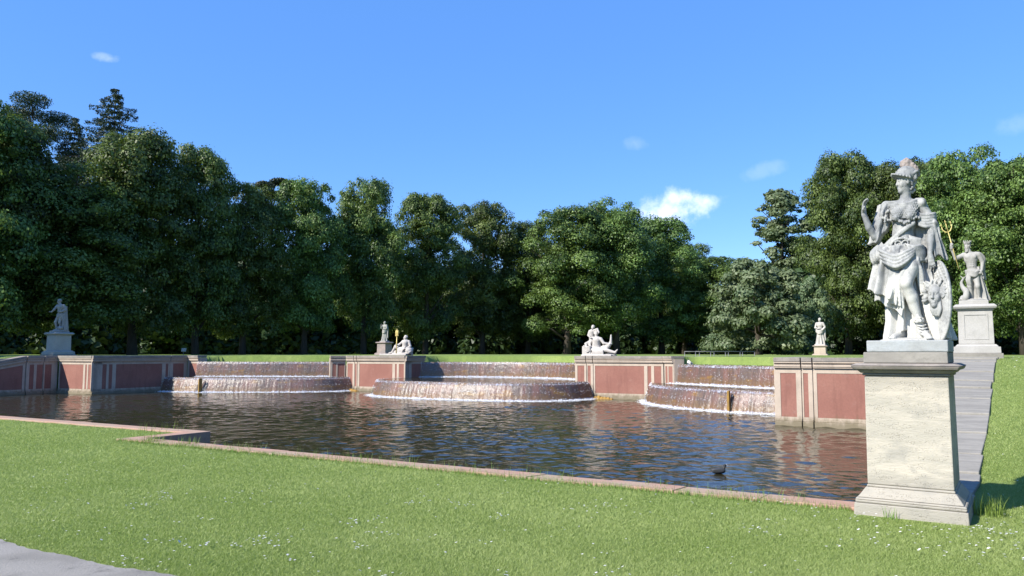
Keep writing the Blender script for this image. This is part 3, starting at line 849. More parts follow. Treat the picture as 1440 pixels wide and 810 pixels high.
# ------------------------------------------------------------------ sculpting with a distance field
class Sculpt:
    def __init__(s, lo, hi, h):
        s.lo = np.array(lo, float); s.h = h
        s.n = np.ceil((np.array(hi) - s.lo) / h).astype(int) + 1
        s.D = np.full(s.n, 1.0, np.float32)
        s.ax = [(s.lo[i] + h * np.arange(s.n[i])).astype(np.float32) for i in range(3)]
    def apply(s, fn, lo, hi, k=0.02, op='add'):
        mg = k + 4 * s.h
        i0 = np.clip(np.floor((np.array(lo) - mg - s.lo) / s.h).astype(int), 0, s.n)
        i1 = np.clip(np.ceil((np.array(hi) + mg - s.lo) / s.h).astype(int) + 1, 0, s.n)
        if np.any(i1 <= i0): return
        sl = tuple(slice(a, b) for a, b in zip(i0, i1))
        x = s.ax[0][sl[0]][:, None, None]; y = s.ax[1][sl[1]][None, :, None]; z = s.ax[2][sl[2]][None, None, :]
        d = fn(x, y, z).astype(np.float32); D = s.D[sl]
        if op == 'add':
            h_ = np.clip(0.5 + 0.5 * (D - d) / k, 0, 1)
            s.D[sl] = D * (1 - h_) + d * h_ - k * h_ * (1 - h_)
        else:       # subtract
            d = -d; h_ = np.clip(0.5 - 0.5 * (D - d) / k, 0, 1)
            s.D[sl] = D * (1 - h_) + d * h_ + k * h_ * (1 - h_)
    def cone(s, p, q, r1, r2, k=0.02, op='add'):
        p = np.array(p, float); q = np.array(q, float); d = q - p; L2 = max(float(d @ d), 1e-9)
        def fn(x, y, z):
            t = np.clip(((x - p[0]) * d[0] + (y - p[1]) * d[1] + (z - p[2]) * d[2]) / L2, 0, 1)
            return np.sqrt((x - p[0] - t * d[0]) ** 2 + (y - p[1] - t * d[1]) ** 2 + (z - p[2] - t * d[2]) ** 2) - (r1 + (r2 - r1) * t)
        r = max(r1, r2)
        s.apply(fn, np.minimum(p, q) - r, np.maximum(p, q) + r, k, op)
    def ball(s, c, r, k=0.02, op='add'): s.cone(c, c, r, r, k, op)
    def chain(s, pts, r, k=0.02):
        n = len(pts)
        rr = r if hasattr(r, '__len__') else [r] * n
        for i in range(n - 1): s.cone(pts[i], pts[i + 1], rr[i], rr[i + 1], k)
    def curve(s, pts, r, k=0.02, n=5):
        P = [np.array(p, float) for p in pts]; P = [2 * P[0] - P[1]] + P + [2 * P[-1] - P[-2]]
        rr = list(r) if hasattr(r, '__len__') else [r] * len(pts)
        out = []; ro = []
        for i in range(1, len(P) - 2):
            for j in range(n):
                t = j / n
                out.append(0.5 * (2 * P[i] + (P[i + 1] - P[i - 1]) * t + (2 * P[i - 1] - 5 * P[i] + 4 * P[i + 1] - P[i + 2]) * t * t + (3 * P[i] - P[i - 1] - 3 * P[i + 1] + P[i + 2]) * t ** 3))
                ro.append(rr[i - 1] + (rr[i] - rr[i - 1]) * t)
        out.append(P[-2]); ro.append(rr[-1])
        s.chain(out, ro, k)
    def ell(s, c, r, k=0.02, rot=None, op='add'):
        c = np.array(c, float); r = np.array(r, float)
        R = np.eye(3) if rot is None else np.array(rot)      # rows: local axes
        def fn(x, y, z):
            dx, dy, dz = x - c[0], y - c[1], z - c[2]
            u = [(R[i][0] * dx + R[i][1] * dy + R[i][2] * dz) for i in range(3)]
            k0 = np.sqrt(sum((u[i] / r[i]) ** 2 for i in range(3))); k1 = np.sqrt(sum((u[i] / r[i] ** 2) ** 2 for i in range(3))) + 1e-6
            return k0 * (k0 - 1) / k1
        m = r.max() if rot is not None else r
        s.apply(fn, c - m, c + m, k, op)
    def box(s, lo, hi, rad=0.01, k=0.01, op='add'):
        lo = np.array(lo, float); hi = np.array(hi, float); c = (lo + hi) / 2; h = (hi - lo) / 2 - rad
        def fn(x, y, z):
            q = [np.abs(x - c[0]) - h[0], np.abs(y - c[1]) - h[1], np.abs(z - c[2]) - h[2]]
            return np.sqrt(sum(np.maximum(a, 0) ** 2 for a in q)) + np.minimum(np.maximum(np.maximum(q[0], q[1]), q[2]), 0) - rad
        s.apply(fn, lo, hi, k, op)
    def skirt(s, z0, z1, cen, rad, folds=9, amp=0.02, phase=0.0, twist=0.6, hem=None, k=0.03, thick=None, sharp=1.0, amp_top=0.3):
        """draped cloth: cen(t)->(x,y), rad(t)->(rx,ry), t 0 at the hem, 1 at the top"""
        c0, c1 = cen; r0, r1 = rad
        hx = max(r0[0], r1[0]) + amp * 1.6; hy = max(r0[1], r1[1]) + amp * 1.6
        def fn(x, y, z):
            t = np.clip((z - z0) / (z1 - z0), 0, 1); tt = t ** 0.8
            cx = c0[0] + (c1[0] - c0[0]) * tt; cy = c0[1] + (c1[1] - c0[1]) * tt
            rx = r0[0] + (r1[0] - r0[0]) * tt; ry = r0[1] + (r1[1] - r0[1]) * tt
            dx, dy = x - cx, y - cy
            th = np.arctan2(dy / ry, dx / rx)
            w = np.sin(folds * th + phase + twist * t * 3 + 0.8 * np.sin(2 * th + phase)) + 0.45 * np.sin((folds * 2 + 1) * th + 2.1 * phase - twist * 2 * t) 
            w = np.sign(w) * np.abs(w) ** sharp
            A = amp * (1 - (1 - amp_top) * t)
            rr = np.sqrt((dx / rx) ** 2 + (dy / ry) ** 2)
            m = np.minimum(rx, ry)
            d = (rr - 1) * m * 0.85 + 0.0 * th - A * w * np.minimum(rr, 1.2)
            if thick is not None: d = np.abs(d + thick) - thick
            zb = z0 if hem is None else hem(x, y)
            d = np.maximum(d, (zb - z)); d = np.maximum(d, z - z1)
            return d
        lo = (min(c0[0], c1[0]) - hx, min(c0[1], c1[1]) - hy, z0 - 0.1 if hem is not None else z0); hi = (max(c0[0], c1[0]) + hx, max(c0[1], c1[1]) + hy, z1)
        s.apply(fn, lo, hi, k)
    def hand(s, wrist, dirv, palm, length=0.19, curl=0.5, spread=0.25, k=0.006):
        """palm and five separate bent fingers; dirv: along the hand, palm: normal of the palm side"""
        w = np.array(wrist, float); d = np.array(dirv, float); d /= np.linalg.norm(d)
        n = np.array(palm, float); n -= d * (n @ d); n /= np.linalg.norm(n); sd_ = np.cross(d, n)
        u = length / 0.19
        s.cone(w, w + d * 0.05 * u, 0.026 * u, 0.026 * u, 0.015)
        for q in (-0.024, -0.008, 0.008, 0.024):
            s.cone(w + d * 0.03 * u + sd_ * q * 0.8 * u, w + d * 0.085 * u + sd_ * q * u, 0.017 * u, 0.014 * u, 0.012)
        for i, (q, L) in enumerate(((-0.027, 0.075), (-0.009, 0.088), (0.009, 0.082), (0.027, 0.065))):
            p = w + d * 0.09 * u + sd_ * q * u; a = 0.15 + curl * 0.3; dd = d + sd_ * q * spread * 12
            for j, f in enumerate((0.42, 0.33, 0.25)):
                e = dd * math.cos(a) + n * math.sin(a); e /= np.linalg.norm(e)
                q2 = p + e * L * f * u; s.cone(p, q2, (0.0105 - j * 0.001) * u, (0.0095 - j * 0.001) * u, k); p = q2; a += curl
        p = w + d * 0.025 * u - sd_ * 0.024 * u
        for f, e in ((0.04, -sd_ * 0.8 + d * 0.7 + n * 0.4), (0.032, -sd_ * 0.2 + d * 0.9 + n * 0.6)):
            e = e / np.linalg.norm(e); q2 = p + e * f * u; s.cone(p, q2, 0.013 * u, 0.011 * u, k); p = q2
    def foot(s, ankle, toe, r=0.042, k=0.02):
        a = np.array(ankle, float); t = np.array(toe, float); d = t - a; d[2] = 0; d /= np.linalg.norm(d); sd_ = np.array([-d[1], d[0], 0])
        heel = a - d * 0.045; heel[2] = t[2] + 0.012
        s.cone(a, heel, r * 0.9, r * 0.85, k)
        s.cone(a, t - d * 0.03 + np.array([0, 0, 0.006]), r * 0.9, r * 0.72, k)
        for i in range(5):
            o_ = sd_ * (i - 2) * 0.014
            b0 = t - d * 0.035 + o_; b1 = t + d * (0.012 - abs(i - 1.5) * 0.006) + o_
            s.cone(b0, b1, 0.0125, 0.010, 0.006)
    def head(s, c, yaw, pitch=0.0, sc=1.0, k=0.012, beard=False, hair='curls', detail=True):
        """yaw 0 faces -y (towards the viewer); positive turns towards -x"""
        c = np.array(c, float)
        f = np.array([-math.sin(yaw) * math.cos(pitch), -math.cos(yaw) * math.cos(pitch), math.sin(pitch)])
        sd_ = np.array([-math.cos(yaw), math.sin(yaw), 0.0]); u = np.cross(sd_, f); u = u if u[2] > 0 else -u
        R = np.array([sd_, f, u])
        P = lambda a, b, h: c + (sd_ * a + f * b + u * h) * sc
        s.ell(c + u * 0.025 * sc - f * 0.012 * sc, np.array([0.076, 0.094, 0.088]) * sc, k, R)
        s.ell(P(0, 0.022, -0.035), np.array([0.058, 0.062, 0.078]) * sc, 0.03 * sc, R)
        s.ell(P(0, 0.060, -0.098), np.array([0.024, 0.022, 0.022]) * sc, 0.025 * sc, R)       # chin
        for q in (-1, 1):
            s.ell(P(q * 0.034, 0.062, -0.035), np.array([0.022, 0.018, 0.024]) * sc, 0.02 * sc, R)   # cheeks
            s.cone(P(q * 0.008, 0.083, 0.018), P(q * 0.042, 0.066, 0.018), 0.009 * sc, 0.008 * sc, 0.012 * sc)   # brow
        if detail:
            for q in (-1, 1):
                s.ball(P(q * 0.029, 0.086, -0.002), 0.016 * sc, 0.010 * sc, op='cut')
                s.ball(P(q * 0.028, 0.068, -0.002), 0.0135 * sc, 0.003)
                s.cone(P(q * 0.018, 0.083, 0.006), P(q * 0.038, 0.078, 0.006), 0.004 * sc, 0.003 * sc, 0.004)
        s.cone(P(0, 0.084, 0.012), P(0, 0.099, -0.033), 0.0085 * sc, 0.012 * sc, 0.012 * sc)       # nose
        for q in (-1, 1): s.ball(P(q * 0.010, 0.088, -0.036), 0.0075 * sc, 0.006 * sc)
        if detail:
            s.cone(P(-0.018, 0.078, -0.0575), P(0.018, 0.078, -0.0575), 0.0075 * sc, 0.0075 * sc, 0.006 * sc)
            s.ell(P(0, 0.083, -0.066), np.array([0.03, 0.012, 0.0022]) * sc, 0.003, R, op='cut')
            s.cone(P(-0.014, 0.078, -0.073), P(0.014, 0.078, -0.073), 0.0085 * sc, 0.0085 * sc, 0.006 * sc)
        for q in (-1, 1): s.ell(P(q * 0.074, -0.004, -0.008), np.array([0.010, 0.018, 0.030]) * sc, 0.008 * sc, R)
        if beard:
            for i in range(26):
                a = random.uniform(-1, 1); h = random.uniform(0, 1)
                p0 = P(a * 0.05, 0.062 - abs(a) * 0.03, -0.07 - h * 0.02); p1 = p0 + (f * 0.01 * random.random() - u * (0.05 + 0.03 * (1 - abs(a))) + sd_ * random.uniform(-0.01, 0.01)) * sc
                s.cone(p0, p1, 0.016 * sc, 0.009 * sc, 0.008 * sc)
        if hair:
            for i in range(60):
                th = random.uniform(0, math.pi * 2); ph = random.uniform(-0.25, 1.4)
                dv = np.array([math.cos(th) * math.cos(ph), math.sin(th) * math.cos(ph), math.sin(ph)])
                if dv[1] > 0.45 and dv[2] < 0.55: continue
                p0 = P(dv[0] * 0.082, dv[1] * 0.098 - 0.012, dv[2] * 0.093 + 0.025)
                s.cone(p0, p0 + np.array([random.uniform(-1, 1), random.uniform(-1, 1), random.uniform(-1, 0.3)]) * 0.018 * sc, 0.015 * sc, 0.010 * sc, 0.006)
        return P
    def mesh(s):
        D = s.D; ins = D < 0
        nx, ny, nz = D.shape
        cnt = np.zeros((nx - 1, ny - 1, nz - 1), np.int8)
        for i in (0, 1):
            for j in (0, 1):
                for k in (0, 1): cnt += ins[i:nx - 1 + i, j:ny - 1 + j, k:nz - 1 + k]
        act = (cnt > 0) & (cnt < 8)
        I = np.argwhere(act); idx = np.full(act.shape, -1, np.int32); idx[act] = np.arange(len(I))
        acc = np.zeros((len(I), 3)); w = np.zeros(len(I))
        corners = [(i, j, k) for i in (0, 1) for j in (0, 1) for k in (0, 1)]
        val = {c: D[I[:, 0] + c[0], I[:, 1] + c[1], I[:, 2] + c[2]] for c in corners}
        for a in corners:
            for ax in range(3):
                if a[ax] == 0:
                    b = list(a); b[ax] = 1; b = tuple(b)
                    va, vb = val[a], val[b]; m = (va < 0) != (vb < 0)
                    t = np.where(m, va / np.where(m, va - vb, 1), 0)
                    p = np.zeros((len(I), 3)); p[:] = a; p[:, ax] = t
                    acc[m] += p[m]; w[m] += 1
        V = s.lo + (I + acc / w[:, None]) * s.h
        F = []
        for ax in range(3):
            sl0 = [slice(None)] * 3; sl1 = [slice(None)] * 3
            sl0[ax] = slice(0, -1); sl1[ax] = slice(1, None)
            a, b = ins[tuple(sl0)], ins[tuple(sl1)]
            e = np.argwhere(a != b)
            o1, o2 = [(1, 2), (2, 0), (0, 1)][ax]
            e = e[(e[:, o1] > 0) & (e[:, o2] > 0) & (e[:, o1] < D.shape[o1] - 1) & (e[:, o2] < D.shape[o2] - 1)]
            flip = ins[tuple(e.T)]
            def cell(d1, d2):
                q = e.copy(); q[:, o1] -= d1; q[:, o2] -= d2; return idx[tuple(q.T)]
            q = np.stack([cell(1, 1), cell(0, 1), cell(0, 0), cell(1, 0)], 1)
            q[~flip] = q[~flip][:, ::-1]
            F.append(q)
        F = np.concatenate(F); F = F[(F >= 0).all(1)]
        return V, F
    def build(s, name, mat, parent, loc=None):
        V, F = s.mesh()
        return fast_mesh(name, V, F, mat, parent, True, loc=loc)

# ------------------------------------------------------------------ the helmeted woman with the shield (x right, y away, z up; metres)
def minerva():
    rt = root('statue', W(PED1[0] + 0.03, PED1[1], 1.614), PHI, 'large weathered marble statue of a helmeted woman with shield on the near travertine pedestal', 'statue')
    rt.scale = (0.805, 0.93, 0.985)
    rt.rotation_euler.z = PHI - 0.06
    mb = MB(); mb.box(-0.465, 0.44, -0.40, 0.40, 0.0, 0.118); mb.build('plinth', M['plinth_marble'], rt, bevel=0.012)
    Z = 0.118
    S = Sculpt((-0.62, -0.46, 0.0), (0.60, 0.40, 1.98), 0.0072)
    random.seed(11)
    # uneven ground the figure stands on
    S.ell((0.02, 0.02, 0.0), (0.40, 0.30, 0.035), 0.02)
    # legs
    S.chain([(-0.10, 0.02, 0.93), (-0.13, -0.02, 0.52), (-0.10, 0.0, 0.10)], [0.10, 0.062, 0.04], 0.03)
    S.foot((-0.10, -0.01, 0.085), (-0.20, -0.21, 0.03), 0.043)
    S.chain([(0.055, -0.02, 0.92), (0.04, -0.13, 0.76), (-0.003, -0.225, 0.60)], [0.112, 0.098, 0.070], 0.03)   # thigh forward
    S.ball((-0.003, -0.238, 0.592), 0.062, 0.02)
    S.chain([(0.0, -0.225, 0.575), (0.045, -0.165, 0.44), (0.105, -0.115, 0.22), (0.125, -0.10, 0.12)], [0.060, 0.066, 0.043, 0.040], 0.02)
    S.ell((0.05, -0.13, 0.42), (0.055, 0.06, 0.13), 0.03)
    S.foot((0.135, -0.11, 0.10), (0.245, -0.27, 0.022), 0.045)
    # boot cuff, knot and lacing on the forward leg
    for h in (0.0, 0.02): S.curve([(0.055, -0.13, 0.20 + h), (0.10, -0.17, 0.19 + h), (0.155, -0.13, 0.20 + h), (0.12, -0.07, 0.21 + h), (0.055, -0.13, 0.20 + h)], 0.012, 0.006)
    for dx, dz in ((-0.02, 0.02), (0.02, 0.03), (0, 0.045), (0.0, 0.0), (0.028, 0.0)): S.ball((0.105 + dx, -0.175, 0.20 + dz), 0.017, 0.006)
    for i in range(4):
        z = 0.16 - i * 0.032; S.curve([(0.085 + i * 0.018, -0.13 - i * 0.02, z), (0.14 + i * 0.018, -0.175 - i * 0.018, z - 0.012), (0.185 + i * 0.015, -0.12 - i * 0.02, z)], 0.0085, 0.004)
    # long under-skirt to the ankles
    S.skirt(0.05, 0.9, ((-0.115, 0.045), (-0.06, 0.01)), ((0.165, 0.125), (0.17, 0.13)), 8, 0.034, 0.6, 0.5, hem=lambda x, y: 0.075 + 0.06 * np.sin(7 * x + 1), k=0.012)
    # middle layer, hem swinging
    S.skirt(0.2, 0.95, ((-0.225, -0.02), (-0.10, 0.0)), ((0.170, 0.165), (0.20, 0.15)), 7, 0.040, 2.0, 0.7, sharp=0.8,
            hem=lambda x, y: 0.30 + np.clip(-(x + 0.14) * 0.62, -0.14, 0.12) + 0.015 * np.sin(30 * x), k=0.010)
    # outer white skirt ending at mid shin on the left
    S.skirt(0.45, 1.0, ((-0.255, -0.03), (-0.13, 0.0)), ((0.185, 0.175), (0.215, 0.16)), 7, 0.042, 4.1, 0.4, sharp=0.75,
            hem=lambda x, y: 0.50 + np.clip(x + 0.36, -0.1, 0.14) * -0.42 + 0.012 * np.sin(38 * x), k=0.010)
    # flat pointed panel of cloth hanging between the legs with long folds
    for i in range(13):
        t = i / 12; x1 = -0.245 + 0.20 * t; z1 = 0.385 + 0.05 * math.sin(t * 5.0) - 0.02 * math.cos(t * 11)
        pu = -0.018 if i % 3 == 1 else 0.0
        S.curve([(0.075 - i * 0.003, -0.13, 0.86), (-0.02 - i * 0.002, -0.215 + pu, 0.74 - i * 0.006), (0.35 * x1 - 0.06, -0.205 + pu, 0.58), (x1 - 0.004, -0.20 + pu * 1.6, z1)], [0.014, 0.018, 0.019, 0.013], 0.010)
    S.ell((-0.145, -0.185, 0.50), (0.115, 0.032, 0.125), 0.02)
    S.ell((-0.09, -0.19, 0.62), (0.10, 0.035, 0.13), 0.02)
    # pelvis, belly, rib cage
    S.ell((-0.065, 0.01, 0.95), (0.185, 0.135, 0.15), 0.04)
    S.ell((-0.045, -0.005, 1.13), (0.128, 0.098, 0.16), 0.05)
    S.ell((-0.05, -0.055, 1.08), (0.085, 0.055, 0.09), 0.04)
    S.ell((-0.015, 0.01, 1.32), (0.165, 0.112, 0.17), 0.05)
    S.ell((-0.09, -0.09, 1.345), (0.066, 0.055, 0.062), 0.03); S.ell((0.065, -0.09, 1.345), (0.066, 0.055, 0.062), 0.03)
    S.ball((-0.058, -0.118, 1.085), 0.009, 0.004, 'cut')
    S.cone((-0.23, 0.02, 1.445), (0.17, 0.03, 1.44), 0.062, 0.064, 0.05)
    S.cone((-0.005, 0.02, 1.47), (0.008, 0.0, 1.60), 0.068, 0.058, 0.035)    # neck
    # collar folds and scale cape (aegis)
    for i in range(3):
        S.curve([(-0.20, -0.02, 1.49 - i * 0.02), (-0.12, -0.085, 1.47 - i * 0.025), (-0.02, -0.115, 1.435 - i * 0.022), (0.09, -0.09, 1.46 - i * 0.025), (0.16, -0.01, 1.49 - i * 0.02)], 0.012, 0.006)
    sc = random.Random(4)
    for r_ in range(9):
        for q in range(-9, 10):
            x = -0.015 + (q + 0.5 * (r_ % 2)) * 0.0205; z = 1.445 - r_ * 0.019
            if abs(x + 0.015) > 0.17 - r_ * 0.002: continue
            ex = (x + 0.015) / 0.178; y = -0.105 * math.sqrt(max(0.02, 1 - ex * ex)) - 0.010
            for bx in (-0.09, 0.065):
                rr = ((x - bx) / 0.074) ** 2 + ((z - 1.345) / 0.07) ** 2
                if rr < 1: y = min(y, -0.095 - 0.052 * math.sqrt(1 - rr))
            S.ball((x, y, z), 0.0118, 0.004)
    # scalloped lower border with curls and the two small masks
    for i in range(13):
        x = -0.17 + i * 0.027; z = 1.285 - 0.055 * math.exp(-((x + 0.0) / 0.075) ** 2) + 0.012 * (i % 2)
        y = -0.115 * math.sqrt(max(0.05, 1 - ((x + 0.01) / 0.19) ** 2)) - 0.02
        S.ball((x, y, z), 0.020, 0.008)
        S.ball((x + 0.004, y - 0.016, z - 0.008), 0.009, 0.004)
    for bx in (-0.10, 0.055):
        S.ell((bx, -0.148, 1.30), (0.026, 0.020, 0.030), 0.008)
        for a in range(8): S.ball((bx + 0.032 * math.cos(a * 0.785), -0.142, 1.303 + 0.032 * math.sin(a * 0.785)), 0.012, 0.005)
        for q in (-0.009, 0.009): S.ball((bx + q, -0.166, 1.306), 0.0045, 0.002, 'cut')
        S.ball((bx, -0.168, 1.298), 0.006, 0.003)
    # diagonal sash from the right breast to the left hip
    for i in range(3):
        S.curve([(0.10, -0.10, 1.245 - i * 0.013), (0.0, -0.125, 1.19 - i * 0.016), (-0.12, -0.115, 1.115 - i * 0.018), (-0.24, -0.085, 1.03 - i * 0.018), (-0.33, -0.02, 0.95 - i * 0.02)], 0.013 if i != 1 else 0.017, 0.006)
    # ornamental scroll over the belly
    for cx, sg in ((-0.10, 1), (0.0, -1)):
        pts = [(cx + sg * (0.050 - 0.006 * j) * math.cos(j * 0.75), -0.125 - 0.002 * j, 1.015 + (0.046 - 0.0055 * j) * math.sin(j * 0.75)) for j in range(9)]
        S.chain(pts, 0.0085, 0.004)
    for i in range(16):
        a = i / 15 * math.pi; S.ball((-0.05 + 0.125 * math.cos(a), -0.105 - 0.03 * math.sin(a), 1.00 + 0.075 * math.sin(a)), 0.015, 0.006)
    for i in range(11):
        x = 0.04 + 0.012 * i; S.curve([(x, -0.11, 1.10 - i * 0.004), (x + 0.012, -0.125, 1.05), (x + 0.004, -0.115, 0.99)], 0.007, 0.005)
    # heavy mantle swept across the hips: a bundle of hanging folds
    for i in range(9):
        t = i / 8
        a = np.array([-0.355 + 0.09 * t * 0.4, -0.02 - 0.05 * math.sin(t * 2.5), 1.01 - 0.16 * t])
        e = np.array([0.115 - 0.03 * t, -0.12 - 0.05 * t, 0.985 - 0.115 * t])
        m1 = np.array([-0.27 + 0.05 * t, -0.15 - 0.03 * t, 0.955 - 0.165 * t])
        m2 = np.array([-0.12 + 0.01 * t, -0.185 - 0.03 * t, 0.895 - 0.150 * t])
        m3 = np.array([0.0, -0.175 - 0.045 * t, 0.93 - 0.145 * t])
        r_ = 0.0185 if i % 2 else 0.012
        push = np.array([0, -0.030 - (0.034 if i % 2 else 0.0), 0])
        S.curve([a, m1 + push, m2 + push, m3 + push, e + push * 0.5], [r_ * 0.7, r_ * 1.0, r_ * 1.05, r_ * 0.9, r_ * 0.6], 0.004)
    S.ell((-0.12, -0.02, 0.93), (0.22, 0.115, 0.11), 0.02)
    # bunched cloth on the left hip falling in loops
    for i in range(5):
        x = -0.41 + i * 0.034
        S.curve([(-0.30 + i * 0.01, -0.05 - i * 0.012, 1.05 - i * 0.012), (x - 0.005, -0.07 - i * 0.015, 0.95), (x + 0.0, -0.07 - i * 0.015, 0.86 + 0.01 * i), (x + 0.03, -0.03, 0.80 + 0.012 * i)], [0.014, 0.021, 0.020, 0.012], 0.005)
    S.ell((-0.31, 0.03, 0.91), (0.09, 0.085, 0.12), 0.02)
    # knot and cascade of cloth on the right hip
    for i in range(8):
        z = 0.985 - i * 0.021
        S.curve([(0.02 + i * 0.006, -0.165, z + 0.01), (0.10, -0.17 + i * 0.004, z - 0.012), (0.17, -0.11, z - 0.004), (0.185 + 0.003 * i, -0.02, z)], 0.0155, 0.006)
    S.ell((0.12, -0.03, 0.90), (0.10, 0.11, 0.10), 0.02)
    for i in range(5):   # cloth edge running down beside the bare thigh
        S.curve([(0.13, -0.15, 0.85 - i * 0.01), (0.115 + i * 0.012, -0.14, 0.72), (0.125 + i * 0.013, -0.115, 0.60), (0.15 + i * 0.014, -0.10, 0.48 - i * 0.03)], [0.017, 0.018, 0.015, 0.010], 0.009)
    # cloak falling behind the bare leg to the ground, sweeping out to the right
    S.skirt(0.0, 0.98, ((0.19, 0.07), (0.13, 0.06)), ((0.225, 0.14), (0.10, 0.12)), 9, 0.034, 1.0, 0.5, k=0.01)
    for i in range(7):
        S.curve([(0.13 + i * 0.008, -0.08, 0.75 - i * 0.03), (0.16 + i * 0.02, -0.085, 0.50), (0.20 + i * 0.03, -0.10, 0.25), (0.27 + i * 0.03, -0.12, 0.03)], [0.012, 0.018, 0.020, 0.016], 0.010)
    for i in range(4):
        S.curve([(-0.03 + i * 0.022, -0.02, 0.50), (-0.03 + i * 0.025, -0.055, 0.30), (-0.02 + i * 0.035, -0.06, 0.03)], [0.018, 0.022, 0.018], 0.01)
    # cloak behind the shoulders
    S.ell((0.0, 0.11, 1.25), (0.17, 0.06, 0.30), 0.04)
    S.ell((0.165, 0.10, 1.14), (0.115, 0.045, 0.30), 0.03)
    for i in range(6): S.curve([(0.10 + i * 0.025, 0.06, 1.34), (0.11 + i * 0.028, 0.055, 1.15), (0.10 + i * 0.03, 0.05, 0.95)], 0.016, 0.008)
    for i in range(5): S.curve([(0.10 + i * 0.02, 0.08, 1.50), (0.18 + i * 0.012, 0.10, 1.30), (0.22 + i * 0.02, 0.10, 1.05), (0.22 + i * 0.015, 0.08, 0.85)], 0.022, 0.012)
    # her right arm (left in the picture): raised forearm, wide sleeve
    S.chain([(-0.235, 0.02, 1.44), (-0.315, -0.01, 1.30), (-0.365, -0.05, 1.13)], [0.066, 0.060, 0.046], 0.02)
    S.chain([(-0.37, -0.055, 1.125), (-0.43, -0.11, 1.22), (-0.478, -0.155, 1.36)], [0.047, 0.042, 0.028], 0.015)
    S.hand((-0.478, -0.155, 1.355), (0.06, -0.08, 1.0), (0.95, -0.25, 0.0), 0.205, curl=0.42, spread=0.2)
    S.skirt(1.06, 1.47, ((-0.335, 0.02), (-0.26, 0.03)), ((0.120, 0.105), (0.075, 0.085)), 7, 0.018, 0.4, 1.0,
            hem=lambda x, y: 1.05 + np.clip((x + 0.36) * 1.15, 0, 0.25) + 0.01 * np.sin(60 * x), k=0.012)
    S.ell((-0.385, -0.10, 1.19), (0.045, 0.06, 0.060), 0.02, op='cut')
    S.chain([(-0.37, -0.055, 1.125), (-0.43, -0.11, 1.22), (-0.478, -0.155, 1.36)], [0.042, 0.040, 0.028], 0.008)
    for i in range(7):
        S.curve([(-0.235 - 0.006 * i, -0.055, 1.44 - 0.022 * i), (-0.275 - 0.008 * i, -0.085, 1.36 - 0.028 * i), (-0.285 - 0.016 * i, -0.075, 1.25 - 0.024 * i)], 0.012, 0.008)
    for i in range(9): S.ball((-0.235 + random.uniform(-0.04, 0.04), -0.095, 1.27 + i * 0.014), random.uniform(0.012, 0.02), 0.008)
    # her left arm (right in the picture) resting on the shield
    S.chain([(0.175, 0.02, 1.43), (0.235, 0.04, 1.32), (0.285, 0.02, 1.19)], [0.068, 0.060, 0.050], 0.02)
    S.ball((0.19, -0.02, 1.45), 0.052, 0.015)
    for i in range(5):
        S.curve([(0.145, -0.05, 1.33 - i * 0.028), (0.22, -0.045, 1.31 - i * 0.03), (0.30, -0.01, 1.32 - i * 0.03), (0.33, 0.05, 1.33 - i * 0.03)], 0.017, 0.007)
    for i in range(6): S.ball((0.325 + 0.012 * math.sin(i * 2.0), -0.01 + 0.012 * i, 1.235 - 0.012 * i), 0.027, 0.01)
    S.chain([(0.285, 0.02, 1.17), (0.27, -0.03, 1.03), (0.262, -0.075, 0.90)], [0.050, 0.043, 0.029], 0.015)
    S.hand((0.262, -0.08, 0.90), (0.14, -0.14, -1.0), (0.0, 1.0, -0.25), 0.185, curl=0.32, spread=0.5)
    # sleeve cloth hanging from the right elbow
    S.skirt(0.85, 1.22, ((0.335, 0.05), (0.29, 0.04)), ((0.085, 0.075), (0.07, 0.06)), 7, 0.016, 1.2, 0.8, hem=lambda x, y: 0.86 + 0.03 * np.sin(40 * x), k=0.012)
    # head
    P = S.head((0.005, -0.012, 1.692), 1.02, 0.02, 1.07, hair=None)
    for i in range(70):   # curls below the helmet and down the nape
        a = random.uniform(0, 1); th = random.uniform(-1, 1)
        p0 = P(th * 0.075, -0.05 - 0.06 * random.random() * (1 - abs(th) * 0.6), 0.045 - 0.15 * a)
        S.ball(p0, random.uniform(0.012, 0.021), 0.006)
    for i in range(14): S.ball(P(0.075 * (1 if i % 2 else -1), 0.02 - 0.012 * (i // 2), 0.03 - 0.008 * (i // 2)), 0.014, 0.006)
    S.build('figure', M['hero'], rt, loc=(0, 0, Z))
    # helmet
    Hs = Sculpt((-0.27, -0.22, 1.55), (0.20, 0.22, 2.02), 0.0062)
    yaw = 1.05; c = np.array((0.005, -0.012, 1.694))
    f = np.array([-math.sin(yaw), -math.cos(yaw), 0.0]); sd_ = np.array([-math.cos(yaw), math.sin(yaw), 0.0]); u = np.array([0, 0, 1.0])
    R = np.array([sd_, f, u]); Q = lambda a, b, h: c + sd_ * a + f * b + u * h
    Hs.ell(Q(0, -0.028, 0.072), (0.108, 0.138, 0.098), 0.02, R)
    Hs.ell(Q(0, 0.045, -0.03), (0.112, 0.095, 0.075), 0.01, R, op='cut')
    for i in range(15):       # sweeping brim
        t = (i / 14 - 0.5) * 2
        a = t * 1.65
        Hs.cone(Q(0.097 * math.sin(a), 0.082 * math.cos(a), 0.060 - 0.012 * abs(t)), Q(0.118 * math.sin(a), 0.165 * math.cos(a) - 0.005, 0.060 + 0.022 * math.cos(a) - 0.035 * abs(t)), 0.024, 0.011, 0.012)
